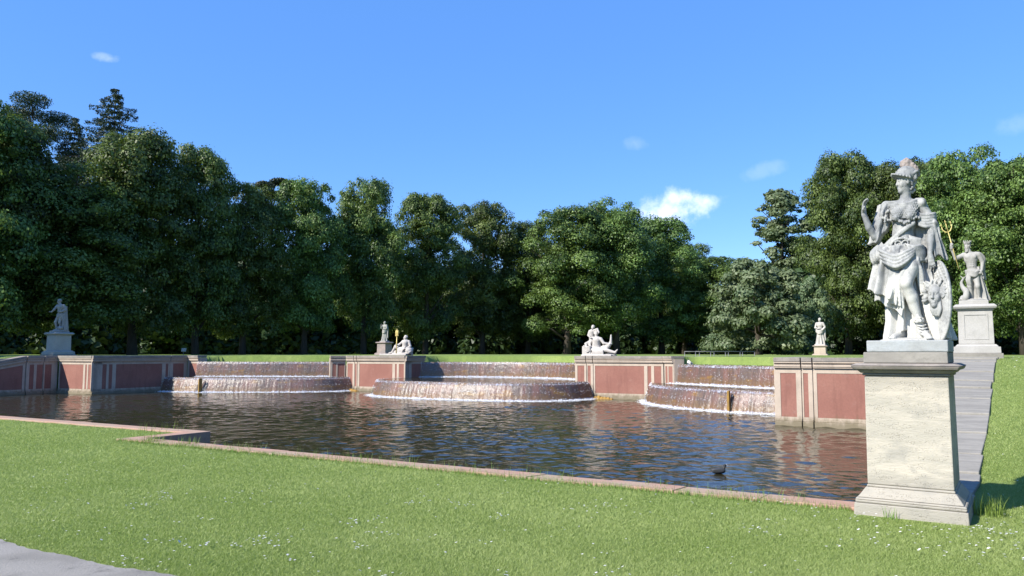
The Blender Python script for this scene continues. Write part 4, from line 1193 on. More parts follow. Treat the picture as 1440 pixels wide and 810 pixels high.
    for sgn in (-1, 1):       # relief leaves and scrolls on the dome
        for i in range(14):
            t = i / 13
            Hs.ball(Q(sgn * (0.035 + 0.062 * math.sin(t * 1.7)), 0.085 - 0.20 * t, 0.125 - 0.02 * math.cos(t * 9) - 0.05 * t), 0.0165, 0.006)
            if i % 2: Hs.ball(Q(sgn * 0.088, 0.06 - 0.14 * t, 0.075 - 0.02 * math.sin(6 * t)), 0.015, 0.006)
    for i in range(24): Hs.ball(Q(0.08 * math.cos(i * 1.3), -0.09 - 0.035 * random.random(), -0.01 + 0.11 * random.random()), random.uniform(0.018, 0.030), 0.006)
    Hs.build('helmet', M['hero'], rt, loc=(0, 0, Z))
    Ps = Sculpt((-0.2, -0.2, 1.7), (0.2, 0.22, 2.05), 0.0062)
    for x, z, r_ in ((-0.055, 0.197, 0.040), (-0.02, 0.222, 0.036), (-0.025, 0.175, 0.034), (0.015, 0.180, 0.034), (0.02, 0.205, 0.026), (0.055, 0.165, 0.030), (0.045, 0.14, 0.034),
                     (0.085, 0.135, 0.027), (0.095, 0.10, 0.027), (0.075, 0.11, 0.03), (0.105, 0.065, 0.024)):
        for k in range(5):
            a = k * 1.257 + x * 50
            Ps.ball((c[0] + x + 0.045 + r_ * 0.55 * math.cos(a), c[1] + 0.02 + r_ * 0.4 * math.sin(a * 1.3), c[2] + z + r_ * 0.55 * math.sin(a)), r_ * 0.72, 0.005)
    Ps.build('plume', M['plume'], rt, loc=(0, 0, Z))
    # shield leaning at her side
    H = Sculpt((-0.35, -0.22, -0.52), (0.35, 0.22, 0.52), 0.0075)
    H.ell((0, 0, 0), (0.235, 0.055, 0.42), 0.01)
    H.apply(lambda x, y, z: np.sqrt((np.sqrt((x / 0.56) ** 2 + z ** 2) - 0.405) ** 2 * 0.5 + (y + 0.012) ** 2) - 0.017, (-0.28, -0.04, -0.46), (0.28, 0.03, 0.46), 0.008)
    for i in range(9):
        for q in range(9):
            x = (q - 4) * 0.05 + 0.025 * (i % 2); z = 0.40 - i * 0.035
            if (x / 0.25) ** 2 + (z / 0.42) ** 2 < 0.85 and z > 0.12: H.ball((x, -0.052 * math.sqrt(max(0.05, 1 - (x / 0.26) ** 2 - (z / 0.44) ** 2)), z), 0.012, 0.008)

    shield = H.build('shield', M['hero_grey'], rt, loc=(0.345, -0.055, Z + 0.405))
    shield.rotation_euler = (math.radians(-5), math.radians(-7), math.radians(-52))
    G = Sculpt((-0.22, -0.20, -0.32), (0.22, 0.08, 0.30), 0.0062)
    random.seed(5)
    Pg = G.head((0, -0.06, 0.02), 0.0, 0.0, 1.15, hair=None)
    for i in range(46):
        a = random.uniform(-0.5, math.pi + 0.5); r0 = random.uniform(0.085, 0.125)
        p0 = np.array([r0 * math.cos(a), -0.075 - 0.03 * random.random(), 0.035 + 1.15 * r0 * math.sin(a)])
        p1 = p0 + np.array([math.cos(a + random.uniform(-1, 1)) * 0.035, -0.012, math.sin(a + random.uniform(-1, 1)) * 0.035])
        G.cone(p0, p1, 0.017, 0.010, 0.006)
    for i in range(16):
        x = random.uniform(-0.065, 0.065); G.curve([(x * 0.9, -0.09, -0.085 + abs(x)), (x * 0.9 + 0.012 * math.sin(i), -0.10, -0.13), (x * 0.6, -0.08, -0.175 - 0.02 * random.random())], [0.014, 0.014, 0.007], 0.008)
    face = G.build('relief_face', M['hero_grey'], shield, loc=(-0.0, -0.03, 0.02))
    face.rotation_euler = (0, 0, math.radians(38))
    return rt
minerva()

# ------------------------------------------------------------------ the other statues
def trident_figure():
    """crowned standing god, trident raised at his right"""
    rt = root('statue', W(PED2[0], PED2[1], 2.80), PHI, 'grey white statue of a crowned bearded man raising a gilded trident, far right', 'statue')
    rt.scale = (0.82, 0.9, 1.0)
    mb = MB(); mb.box(-0.40, 0.36, -0.33, 0.33, 0, 0.10); mb.build('plinth', M['ped_white'], rt, bevel=0.01)
    S = Sculpt((-0.75, -0.45, 0.0), (0.6, 0.42, 1.66), 0.012); random.seed(21)
    z0 = 0.10
    def p(x, y, z): return (x, y, z + z0 - 0.10)
    S.ell((0.0, 0, 0.10), (0.36, 0.28, 0.05), 0.02)
    # legs
    S.chain([(-0.08, 0, 0.78), (-0.10, -0.05, 0.46), (-0.06, -0.02, 0.16)], [0.105, 0.068, 0.042], 0.03); S.foot((-0.06, -0.03, 0.15), (-0.10, -0.20, 0.11), 0.04)
    S.chain([(0.07, 0, 0.78), (0.11, -0.10, 0.46), (0.14, 0.0, 0.16)], [0.105, 0.070, 0.043], 0.03); S.foot((0.14, -0.02, 0.15), (0.23, -0.17, 0.11), 0.04)
    S.ell((0.0, 0.0, 0.80), (0.16, 0.12, 0.12), 0.04); S.ell((-0.02, 0.0, 0.98), (0.135, 0.10, 0.15), 0.05)
    S.ell((-0.03, 0.0, 1.15), (0.185, 0.12, 0.16), 0.05)
    for q in (-1, 1): S.ell((-0.03 + q * 0.075, -0.085, 1.19), (0.075, 0.04, 0.055), 0.02)
    for r_ in range(3):
        for q in (-1, 1): S.ell((-0.02 + q * 0.032, -0.088, 1.06 - r_ * 0.05), (0.03, 0.02, 0.024), 0.012)
    S.cone((-0.21, 0, 1.25), (0.17, 0, 1.25), 0.07, 0.07, 0.05); S.cone((-0.05, 0, 1.28), (-0.09, -0.02, 1.40), 0.065, 0.055, 0.03)
    P = S.head((-0.11, -0.03, 1.455), 0.65, 0.05, 0.92, k=0.014, beard=True)
    for i in range(11):
        a = i / 11 * 2 * math.pi; b = P(0.082 * math.cos(a), 0.09 * math.sin(a) - 0.01, 0.085); t = P(0.11 * math.cos(a), 0.12 * math.sin(a) - 0.01, 0.165)
        S.cone(b, t, 0.02, 0.012, 0.006)
    # loin cloth and mantle blown to the right
    for i in range(9):
        t = i / 8
        S.curve([(-0.19 + 0.02 * t, -0.02, 0.86 - 0.10 * t), (-0.08, -0.15, 0.85 - 0.12 * t), (0.06, -0.15, 0.80 - 0.10 * t), (0.17, -0.05, 0.88 - 0.09 * t)], 0.021, 0.008)
    for i in range(5): S.curve([(-0.13 + i * 0.02, -0.12, 0.76), (-0.17 + i * 0.02, -0.14, 0.62), (-0.14 + i * 0.02, -0.12, 0.50)], [0.025, 0.028, 0.014], 0.01)
    S.skirt(0.1, 0.95, ((0.10, 0.10), (0.08, 0.07)), ((0.24, 0.13), (0.15, 0.10)), 8, 0.03, 1.0, 0.8, k=0.02)
    for i in range(6):
        S.curve([(0.10, -0.02, 1.30 - 0.01 * i), (0.24, 0.0, 1.26 - 0.035 * i), (0.33 - 0.01 * i, 0.05, 1.14 - 0.06 * i), (0.27 + 0.012 * i, 0.08, 0.98 - 0.07 * i)], 0.027, 0.012)
    # lowered left arm with cloth over it
    S.chain([(0.19, 0, 1.24), (0.27, 0.02, 1.05), (0.24, -0.08, 0.86)], [0.066, 0.055, 0.038], 0.02); S.hand((0.24, -0.08, 0.86), (-0.3, -0.6, -0.7), (-0.5, 0.3, -0.5), 0.18, 0.6)
    # raised right arm
    S.chain([(-0.23, 0, 1.25), (-0.43, -0.08, 1.17), (-0.53, -0.14, 1.42)], [0.062, 0.052, 0.036], 0.02)
    S.hand((-0.53, -0.14, 1.40), (0.1, -0.1, 1), (0.5, -0.8, 0), 0.20, 1.0, k=0.006)
    S.cone((-0.528, -0.155, 1.43), (-0.52, -0.155, 1.53), 0.05, 0.045, 0.02)
    # dolphin curled at his right foot
    S.curve([(-0.30, -0.10, 0.16), (-0.22, -0.18, 0.17), (-0.19, -0.16, 0.32), (-0.27, -0.12, 0.42), (-0.31, -0.08, 0.55), (-0.25, -0.08, 0.66)], [0.075, 0.085, 0.075, 0.055, 0.035, 0.02], 0.02)
    S.cone((-0.31, -0.13, 0.14), (-0.38, -0.20, 0.13), 0.045, 0.022, 0.02)
    for q in (-1, 1): S.cone((-0.25, -0.08, 0.66), (-0.25 + q * 0.08, -0.08, 0.73), 0.02, 0.012, 0.01)
    S.build('figure', M['marble'], rt, loc=(0, 0, 0))
    # trident
    t = MB(); a = Vector((-0.36, -0.17, 0.90)); b = Vector((-0.60, -0.17, 1.86)); d = (b - a).normalized(); sd_ = d.cross(Vector((0, 1, 0))).normalized()
    t.tube([a, b], 0.014, 8)
    for q in (-1, 1): t.tube([b - d * 0.02, b + sd_ * q * 0.07 - d * 0.0, b + sd_ * q * 0.13 + d * 0.08, b + sd_ * q * 0.13 + d * 0.20], [0.016, 0.017, 0.016, 0.008], 8)
    t.tube([b, b + d * 0.26], [0.016, 0.008], 8)
    for q in (-1, 0, 1):
        e = b + sd_ * q * 0.13 + d * (0.20 if q else 0.26); t.tube([e - d * 0.035, e + d * 0.05], [0.026, 0.001], 6)
    t.build('trident', M['gold'], rt, True)
trident_figure()

def hero_left():
    rt = root('statue', W(PEDL[0], PEDL[1], 2.63), PHI + 0.15, 'pale statue of a man leaning on a draped trunk on the far left pedestal', 'statue')
    S = Sculpt((-0.45, -0.4, 0.0), (0.5, 0.42, 1.72), 0.014); random.seed(31)
    S.box((-0.33, -0.30, 0.0), (0.33, 0.30, 0.09), 0.02)
    S.ell((0.0, 0, 0.10), (0.32, 0.27, 0.05), 0.02)
    S.chain([(-0.06, 0, 0.86), (-0.15, -0.12, 0.52), (-0.14, -0.04, 0.17)], [0.10, 0.068, 0.043], 0.03); S.foot((-0.14, -0.05, 0.16), (-0.22, -0.20, 0.11), 0.04)
    S.chain([(0.06, 0, 0.86), (0.06, -0.05, 0.50), (0.05, 0.03, 0.17)], [0.105, 0.070, 0.043], 0.03); S.foot((0.05, 0.02, 0.16), (-0.02, -0.15, 0.11), 0.04)
    S.ell((0.0, 0, 0.88), (0.155, 0.125, 0.12), 0.04); S.ell((0.0, -0.01, 1.05), (0.14, 0.11, 0.15), 0.05); S.ell((0.0, 0.0, 1.23), (0.18, 0.13, 0.15), 0.05)
    for q in (-1, 1): S.ell((q * 0.075 - 0.01, -0.095, 1.27), (0.07, 0.04, 0.05), 0.02)
    S.cone((-0.17, -0.02, 1.33), (0.17, 0.02, 1.33), 0.075, 0.075, 0.05); S.cone((0, 0, 1.36), (-0.04, -0.03, 1.47), 0.062, 0.055, 0.03)
    S.head((-0.055, -0.04, 1.545), 0.9, -0.1, 1.0, k=0.014, beard=True)
    S.chain([(-0.19, -0.03, 1.33), (-0.20, -0.18, 1.14), (-0.30, -0.25, 1.02)], [0.068, 0.055, 0.038], 0.02); S.hand((-0.30, -0.25, 1.02), (-0.8, -0.3, 0.1), (0, 0, -1), 0.18, 0.5)
    S.chain([(0.19, 0.02, 1.32), (0.28, 0.05, 1.10), (0.16, -0.10, 1.02)], [0.068, 0.055, 0.04], 0.02); S.hand((0.16, -0.10, 1.02), (-0.7, -0.5, 0.0), (0, 0.3, -1), 0.18, 0.8)
    S.skirt(0.08, 1.30, ((0.23, 0.10), (0.20, 0.09)), ((0.13, 0.13), (0.10, 0.08)), 7, 0.025, 1.0, 0.9, k=0.02)
    for i in range(7): S.curve([(-0.12, -0.09, 0.90 - i * 0.018), (0.0, -0.14, 0.86 - i * 0.02), (0.13, -0.08, 0.93 - i * 0.02), (0.22, 0.0, 0.90 - 0.05 * i)], 0.02, 0.008)
    S.ell((0.22, -0.12, 0.20), (0.11, 0.10, 0.09), 0.02); S.ell((0.14, -0.19, 0.22), (0.06, 0.06, 0.055), 0.02)   # lion's head at the base
    for i in range(10): S.ball((0.22 + 0.09 * math.cos(i), -0.14 + 0.05 * math.sin(i * 2), 0.24 + 0.04 * math.sin(i)), 0.035, 0.01)
    S.build('figure', M['marble'], rt)
hero_left()

def small_robed(ped, z, label, seed, mat, s=1.0, yaw=0.4, hgt=1.0):
    rt = root('statue', W(ped[0], ped[1], z), PHI, label, 'statue')
    S = Sculpt((-0.5 * s, -0.45 * s, 0), (0.5 * s, 0.45 * s, 1.92 * s), 0.018); random.seed(seed)
    sp = lambda *q: tuple(v * s for v in q)
    S.box(sp(-0.32, -0.28, 0.0), sp(0.32, 0.28, 0.10), 0.02)
    S.skirt(0.08 * s, 1.05 * s, (sp(0, 0.02), sp(0, 0)), (sp(0.25, 0.22), sp(0.15, 0.12)), 8, 0.035 * s, seed * 1.0, 0.7, k=0.02)
    S.ell(sp(0, 0, 1.10), sp(0.14, 0.11, 0.16), 0.04); S.ell(sp(0, 0, 1.30), sp(0.18, 0.13, 0.17), 0.05)
    S.cone(sp(-0.17, 0, 1.42), sp(0.17, 0, 1.42), 0.07 * s, 0.07 * s, 0.04); S.cone(sp(0, 0, 1.44), sp(0, -0.02, 1.56), 0.06 * s, 0.055 * s, 0.02)
    S.head(sp(0.0, -0.02, 1.64), yaw, 0.0, 1.0 * s, k=0.014)
    if seed % 2:
        S.chain([sp(-0.2, 0, 1.40), sp(-0.30, -0.08, 1.18), sp(-0.24, -0.20, 1.42)], [0.07 * s, 0.055 * s, 0.035 * s], 0.02); S.hand(sp(-0.24, -0.20, 1.42), (0.1, -0.1, 1), (1, 0, 0), 0.18 * s, 0.5)
        S.chain([sp(0.2, 0, 1.40), sp(0.25, -0.08, 1.15), sp(0.02, -0.18, 1.10)], [0.07 * s, 0.055 * s, 0.035 * s], 0.02); S.hand(sp(0.02, -0.18, 1.10), (-1, -0.2, 0), (0, 1, 0), 0.18 * s, 0.5)
    else:
        S.chain([sp(-0.2, 0, 1.40), sp(-0.27, -0.05, 1.14), sp(-0.08, -0.17, 1.08)], [0.07 * s, 0.055 * s, 0.035 * s], 0.02); S.hand(sp(-0.08, -0.17, 1.08), (1, -0.2, 0.2), (0, 1, 0), 0.18 * s, 0.5)
        S.chain([sp(0.2, 0, 1.40), sp(0.30, -0.02, 1.16), sp(0.20, -0.14, 1.02)], [0.07 * s, 0.055 * s, 0.035 * s], 0.02); S.hand(sp(0.20, -0.14, 1.02), (-0.6, -0.2, -0.6), (0, 1, 0), 0.18 * s, 0.5)
    for i in range(7): S.curve([sp(-0.24, 0.0, 1.06 - i * 0.03), sp(-0.08, -0.17, 0.96 - i * 0.035), sp(0.10, -0.17, 1.0 - i * 0.035), sp(0.22, -0.02, 1.15 - i * 0.04)], 0.024 * s, 0.008)
    for i in range(5): S.curve([sp(0.17, 0.05, 1.42), sp(0.27, 0.08, 1.10), sp(0.24 + 0.01 * i, 0.06, 0.75), sp(0.22 + 0.02 * i, 0.05, 0.35)], 0.04 * s, 0.02)
    S.build('figure', M[mat], rt)
small_robed(PED3, 2.09, 'bright white draped statue standing before the trees, left of the helmeted woman', 4, 'marble_bright', 1.02)
small_robed(PED4, 2.44, 'small robed statue on the pink pedestal before dark trees', 3, 'marble', 0.88, 0.9)

def reclining_left():
    rt = root('statue', W(-23.38, 30.10, 1.50), PHI, 'white reclining river figure holding an upright gilded trident, left of the middle cascade', 'statue')
    rt.scale = (1.03, 1.0, 0.95)
    mb = MB(); mb.box(-1.15, 0.42, -0.30, 0.30, 0, 0.09); mb.build('plinth', M['marble_bright'], rt, bevel=0.012)
    S = Sculpt((-0.95, -0.45, 0.07), (0.75, 0.45, 1.12), 0.014); random.seed(41)
    S.ell((0.0, 0, 0.10), (0.60, 0.26, 0.07), 0.03)
    # legs stretched to the left, near knee raised
    S.chain([(0.05, -0.06, 0.24), (-0.32, -0.10, 0.46), (-0.52, -0.12, 0.16)], [0.115, 0.08, 0.05], 0.03); S.foot((-0.52, -0.12, 0.16), (-0.72, -0.15, 0.11), 0.042)
    S.chain([(0.05, 0.10, 0.22), (-0.34, 0.10, 0.22), (-0.66, 0.08, 0.15)], [0.11, 0.078, 0.046], 0.03); S.foot((-0.64, 0.08, 0.15), (-0.84, 0.04, 0.12), 0.042)
    S.chain([(0.08, 0, 0.25), (0.17, 0.0, 0.45), (0.20, -0.01, 0.66)], [0.15, 0.14, 0.165], 0.05)
    S.cone((0.06, -0.03, 0.72), (0.36, 0.02, 0.70), 0.072, 0.072, 0.04); S.cone((0.21, 0, 0.74), (0.21, -0.03, 0.84), 0.06, 0.055, 0.03)
    S.head((0.21, -0.04, 0.905), 0.75, 0.0, 1.0, k=0.014, beard=True)
    S.chain([(0.06, -0.04, 0.70), (-0.10, -0.14, 0.54), (-0.15, -0.18, 0.56)], [0.066, 0.055, 0.038], 0.02); S.hand((-0.15, -0.18, 0.56), (-1, -0.1, 0.2), (0, 0.2, -1), 0.19, 0.9)
    S.chain([(0.37, 0.02, 0.69), (0.46, 0.0, 0.46), (0.34, -0.14, 0.36)], [0.066, 0.058, 0.04], 0.02); S.hand((0.34, -0.14, 0.36), (-0.8, -0.4, -0.2), (0, 0, -1), 0.19, 0.4)
    S.ell((0.40, 0.0, 0.24), (0.18, 0.20, 0.18), 0.03)     # urn he leans on
    for i in range(8): S.curve([(-0.24 + i * 0.05, -0.20, 0.14), (-0.16 + i * 0.05, -0.19, 0.32), (0.0 + i * 0.035, -0.13, 0.42)], [0.03, 0.03, 0.02], 0.01)
    for i in range(7): S.ball((0.50 + 0.03 * math.sin(i), -0.12 + i * 0.04, 0.16 + 0.03 * i), 0.06, 0.02)
    S.build('figure', M['marble_bright'], rt)
    t = MB(); t.tube([(-0.18, -0.24, 0.10), (-0.165, -0.22, 1.02)], 0.021, 8)
    for q in (-1, 0, 1): t.tube([(-0.165, -0.22, 0.98), (-0.165 + q * 0.05, -0.22, 1.03), (-0.165 + q * 0.062, -0.22, 1.16), (-0.165 + q * 0.05, -0.22, 1.30 + (0.06 if q == 0 else 0))], [0.025, 0.03, 0.030, 0.012], 8)
    t.box(-0.25, -0.08, -0.242, -0.20, 0.975, 1.045)
    t.build('trident', M['gold'], rt, True)
reclining_left()

def reclining_right():
    rt = root('statue', W(-12.98, 30.12, 1.50), PHI, 'white reclining figure with outstretched leg and child at its shoulder, right of middle cascade', 'statue')
    rt.scale = (1.1, 1.0, 1.0)
    S = Sculpt((-0.85, -0.5, -0.02), (0.95, 0.45, 1.45), 0.014); random.seed(51)
    S.box((-0.66, -0.26, -0.02), (-0.30, 0.24, 0.40), 0.03, 0.02)
    S.ell((0.0, 0, 0.02), (0.68, 0.27, 0.07), 0.03); S.box((-0.70, -0.28, -0.02), (0.55, 0.26, 0.05), 0.02, 0.02)
    S.chain([(-0.10, -0.06, 0.22), (0.26, -0.10, 0.24), (0.66, -0.12, 0.13)], [0.125, 0.085, 0.048], 0.03)
    S.chain([(0.64, -0.12, 0.13), (0.74, -0.13, 0.24)], [0.045, 0.03], 0.02)
    for i in range(5): S.cone((0.735, -0.16 + i * 0.016, 0.22), (0.76, -0.165 + i * 0.018, 0.275 - abs(i - 2) * 0.008), 0.014, 0.010, 0.006)
    S.chain([(-0.10, 0.08, 0.22), (0.20, 0.08, 0.40), (0.34, 0.02, 0.12)], [0.12, 0.085, 0.05], 0.03); S.foot((0.34, 0.02, 0.12), (0.50, 0.0, 0.07), 0.04)
    S.chain([(-0.12, 0, 0.26), (-0.16, 0, 0.46), (-0.13, -0.02, 0.66)], [0.16, 0.145, 0.165], 0.05)
    S.cone((-0.30, 0, 0.72), (0.03, -0.03, 0.70), 0.075, 0.075, 0.04); S.cone((-0.14, 0, 0.76), (-0.15, -0.02, 0.86), 0.06, 0.056, 0.03)
    S.head((-0.15, -0.03, 0.93), -0.5, 0.0, 1.0, k=0.014, beard=True)
    S.chain([(0.05, -0.04, 0.69), (0.17, -0.06, 0.52), (0.36, -0.04, 0.50)], [0.066, 0.056, 0.038], 0.02); S.hand((0.36, -0.04, 0.50), (1, 0, 0.2), (0, 0.2, -1), 0.19, 0.8)
    S.curve([(0.18, 0.02, 0.30), (0.34, 0.0, 0.42), (0.43, 0.0, 0.56), (0.45, 0.0, 0.86)], [0.13, 0.085, 0.05, 0.026], 0.02)     # upturned horn / rudder
    S.chain([(-0.31, -0.02, 0.70), (-0.42, -0.05, 0.48), (-0.30, -0.18, 0.28)], [0.066, 0.056, 0.04], 0.02); S.hand((-0.30, -0.18, 0.28), (0.7, -0.3, -0.5), (0, 0.3, -1), 0.19, 0.5)
    # child leaning over the shoulder, one arm bent back to the head
    S.chain([(-0.38, 0.06, 0.62), (-0.37, 0.04, 0.86), (-0.35, 0.02, 1.02)], [0.10, 0.095, 0.105], 0.04)
    S.head((-0.29, -0.01, 1.20), 0.3, 0.0, 0.80, k=0.012)
    S.chain([(-0.27, 0.0, 1.06), (-0.10, -0.04, 1.12), (-0.02, -0.08, 0.98)], [0.05, 0.042, 0.03], 0.015); S.hand((-0.02, -0.08, 0.98), (-0.3, -0.2, -0.9), (-1, 0, 0), 0.13, 0.5)
    S.chain([(-0.44, 0.02, 1.04), (-0.47, -0.05, 0.86), (-0.36, -0.12, 0.76)], [0.05, 0.042, 0.03], 0.015); S.hand((-0.36, -0.12, 0.76), (0.9, -0.2, 0), (0, 0.3, -1), 0.13, 0.5)
    S.chain([(-0.40, 0.05, 0.60), (-0.55, -0.10, 0.50), (-0.52, -0.14, 0.40)], [0.085, 0.06, 0.045], 0.02)
    for i in range(9): S.curve([(-0.28 + i * 0.06, -0.22, 0.05), (-0.22 + i * 0.05, -0.22, 0.20), (-0.26 + i * 0.05, -0.12, 0.40 - 0.012 * i)], [0.03, 0.032, 0.02], 0.01)
    for i in range(5): S.curve([(-0.58, -0.26 + i * 0.02, 0.42), (-0.45, -0.28, 0.36 - i * 0.05), (-0.33, -0.26, 0.42 - 0.05 * i)], 0.022, 0.01)
    S.build('figure', M['marble_bright'], rt)
reclining_right()

# ------------------------------------------------------------------ railing, floodlight, stone, coot
def railing():
    p0, p1 = W(-12.35, 41.7), W(-9.85, 44.6)
    d = (p1 - p0); L = d.length; rz = math.atan2(d.y, d.x)
    rt = root('railing', (p0.x, p0.y, 0), rz, 'thin grey metal railing beyond the right cascade beneath the round tree', 'railing')
    for q in (0.0, 1.1):
        mb = MB(); mb.tube([(0, q, 1.70), (L, q, 1.70)], 0.022, 8); mb.tube([(0, q, 1.44), (L, q, 1.44)], 0.018, 8); mb.build('rail', M['rail'], rt, True)
        for i in range(5):
            mb = MB(); x = L * i / 4; mb.tube([(x, q, 0.85), (x, q, 1.70)], 0.022, 8); mb.build('post', M['rail'], rt, True)
railing()

fl = root('floodlight', W(-46.0, 35.0, 1.45), PHI - 0.2, 'small grey twin floodlight on a stake in black shade at the far left', 'floodlight')
mb = MB(); mb.tube([(0, 0, -0.1), (0, 0, 0.30)], 0.02, 8); mb.build('stake', M['rail'], fl)
for q in (-1, 1):
    mb = MB(); mb.frustum((q * 0.125, 0), (q * 0.13 + 0.02, 0.02), (0.09, 0.06), (0.10, 0.07), 0.27, 0.50); mb.build('lamp_head', M['lamp'], fl, bevel=0.01)

S = Sculpt((-0.2, -0.2, -0.05), (0.2, 0.2, 0.3), 0.012); random.seed(9)
S.ell((0, 0, 0.06), (0.10, 0.10, 0.11), 0.02); S.ell((-0.03, 0, 0.14), (0.06, 0.07, 0.07), 0.02); S.ell((0.06, 0.02, 0.05), (0.09, 0.08, 0.07), 0.02); S.ell((0.02, -0.06, 0.1), (0.04, 0.03, 0.05), 0.02)
o = S.build('stone', M['rock'], None, loc=W(-9.2, 30.2, 1.13)); tag(o, 'small pale rounded stone on the lip of the right cascade beside the wall end', 'stone')

def coot():
    px = W(-3.29, 12.27, WZ + 0.025)
    rt = root('coot', px, 0.05, 'black water bird with white bill swimming near the front kerb', 'bird')
    rt.scale = (0.75, 0.75, 0.75)
    S = Sculpt((-0.24, -0.14, -0.07), (0.22, 0.14, 0.26), 0.005)
    S.ell((-0.03, 0, 0.02), (0.145, 0.075, 0.058), 0.02); S.ell((0.04, 0, 0.03), (0.08, 0.062, 0.055), 0.03)
    S.cone((-0.13, 0, 0.04), (-0.19, 0, 0.055), 0.035, 0.012, 0.02)
    S.ell((-0.05, 0.045, 0.045), (0.11, 0.03, 0.035), 0.01); S.ell((-0.05, -0.045, 0.045), (0.11, 0.03, 0.035), 0.01)
    S.build('body', M['coot_grey'], rt)
    H = Sculpt((-0.05, -0.08, -0.02), (0.22, 0.08, 0.22), 0.004)
    H.chain([(0.075, 0, 0.03), (0.098, 0, 0.085), (0.108, 0, 0.125)], [0.042, 0.025, 0.024], 0.015); H.ell((0.116, 0, 0.137), (0.031, 0.023, 0.025), 0.01)
    H.build('head', M['coot_black'], rt)
    Bk = Sculpt((0.1, -0.04, 0.08), (0.22, 0.04, 0.2), 0.003)
    Bk.cone((0.142, 0, 0.136), (0.178, 0, 0.124), 0.010, 0.003, 0.004); Bk.ell((0.142, 0, 0.148), (0.007, 0.009, 0.014), 0.004)
    Bk.build('bill', M['bill'], rt)
coot()

# ------------------------------------------------------------------ trees
def leaf_quads(pos, nrm, size, tone, aspect=0.7, diamond=True):
    n = len(pos)
    r = rng.standard_normal((n, 3)); t = np.cross(nrm, r); t /= np.linalg.norm(t, axis=1)[:, None] + 1e-9
    b = np.cross(nrm, t)
    s = size[:, None]
    a = pos + t * s; c = pos - t * s
    fold = nrm * s * rng.uniform(-0.3, 0.3, (n, 1))
    d = pos + b * s * aspect + fold; e = pos - b * s * aspect + fold
    V = np.stack([a, d, c, e], 1).reshape(-1, 3)
    F = np.arange(4 * n).reshape(-1, 4)
    return V, F, tone
def unit(v): return v / (np.linalg.norm(v, axis=-1, keepdims=True) + 1e-9)

def crown_cloud(R, H, z0, seed, n_lump=110, leaves=30000, kind='round', size=0.108, inner=0.25):
    """leaf clumps through the volume of a crown; R radius, H height of crown, z0 its bottom"""
    g = np.random.default_rng(seed)
    z = g.uniform(0.03, 1.0, n_lump) ** 0.9
    if kind == 'round': prof = np.sin(np.pi * np.clip(z * 0.84 + 0.08, 0, 1) ** 0.92) ** 0.5
    elif kind == 'column': prof = 0.8 * np.sin(np.pi * np.clip(z * 0.9 + 0.08, 0, 1)) ** 0.4
    else: prof = np.sqrt(np.clip(1 - (z * 1.02 - 0.12) ** 2, 0.02, 1))
    th = g.uniform(0, 2 * np.pi, n_lump)
    rad = prof * np.where(g.random(n_lump) < inner, g.uniform(0.1, 0.6, n_lump), g.uniform(0.66, 1.04, n_lump))
    asym = 1 + 0.16 * np.sin(th * 2 + seed) + 0.10 * np.sin(th * 3 + 2 * seed + z * 4)
    rad = rad * asym
    lr = g.uniform(0.10, 0.29, n_lump) * R * (0.75 + 0.4 * prof) * (0.8 if kind != 'round' else 1)
    cx, cy = rad * R * np.cos(th), rad * R * np.sin(th); cz = z0 + z * (H - lr * 0.5)
    w = lr ** 2; cnt = g.multinomial(leaves, w / w.sum())
    li = np.repeat(np.arange(n_lump), cnt); n = len(li)
    d = unit(g.standard_normal((n, 3)) + np.array([0, 0, 0.35]))
    # ragged lumps: sub-clumps on every lump
    sub = unit(g.standard_normal((n_lump, 9, 3)) + np.array([0, 0, 0.2]))
    pick = g.integers(0, 9, n)
    d = unit(d * 0.75 + sub[li, pick] * g.uniform(0.4, 1.5, (n, 1)))
    rr = lr[li] * (0.55 + 0.52 * g.random(n) ** 0.6 + 0.35 * (g.random(n) < 0.09) * g.random(n)) * (1 + 0.22 * np.sin(pick * 2.4 + li))
    pos = np.stack([cx[li], cy[li], cz[li]], 1) + d * rr[:, None] * np.array([1.1, 1.1, 0.62])
    pos[:, 2] -= 0.18 * (np.hypot(pos[:, 0] - cx[li], pos[:, 1] - cy[li])) ** 1.3
    nrm = unit(d * 1.15 + g.standard_normal((n, 3)) * 0.36 + np.array([0, 0, 0.30]))
    tone = np.clip(0.42 + 0.25 * g.standard_normal(n_lump)[li] * 0.6 + g.normal(0, 0.22, n), 0, 1)
    sz = size * g.uniform(0.6, 1.35, n)
    return leaf_quads(pos, nrm, sz, tone), np.stack([cx, cy, cz], 1)

def make_trunk(height, rad, lumps, seed, limbs=9, lean=0.0):
    g = random.Random(seed); mb = MB()
    pts = [(0, 0, -0.4)]; x = y = 0
    for i in range(1, 7):
        x += g.uniform(-0.14, 0.14) + lean; y += g.uniform(-0.14, 0.14); pts.append((x, y, height * i / 6))
    rr = [rad * 1.35] + [rad * (1 - 0.8 * i / 6) for i in range(1, 7)]
    mb.tube(pts, rr, 9)
    idx = list(range(len(lumps))); g.shuffle(idx)
    for k in idx[:limbs]:
        c = lumps[k]; zb = max(1.6, min(height * 0.85, c[2] - g.uniform(1.5, 4)))
        f = zb / height; j = min(5, int(f * 6)); q = f * 6 - j
        s = Vector(pts[j]) * (1 - q) + Vector(pts[j + 1]) * q
        e = Vector(c); m = s.lerp(e, 0.5) + Vector((0, 0, g.uniform(-0.2, 0.6)))
        r0 = rad * (1 - 0.8 * f) * 0.5
        mb.tube([s, m, e], [r0, r0 * 0.6, 0.03], 6)
    return mb

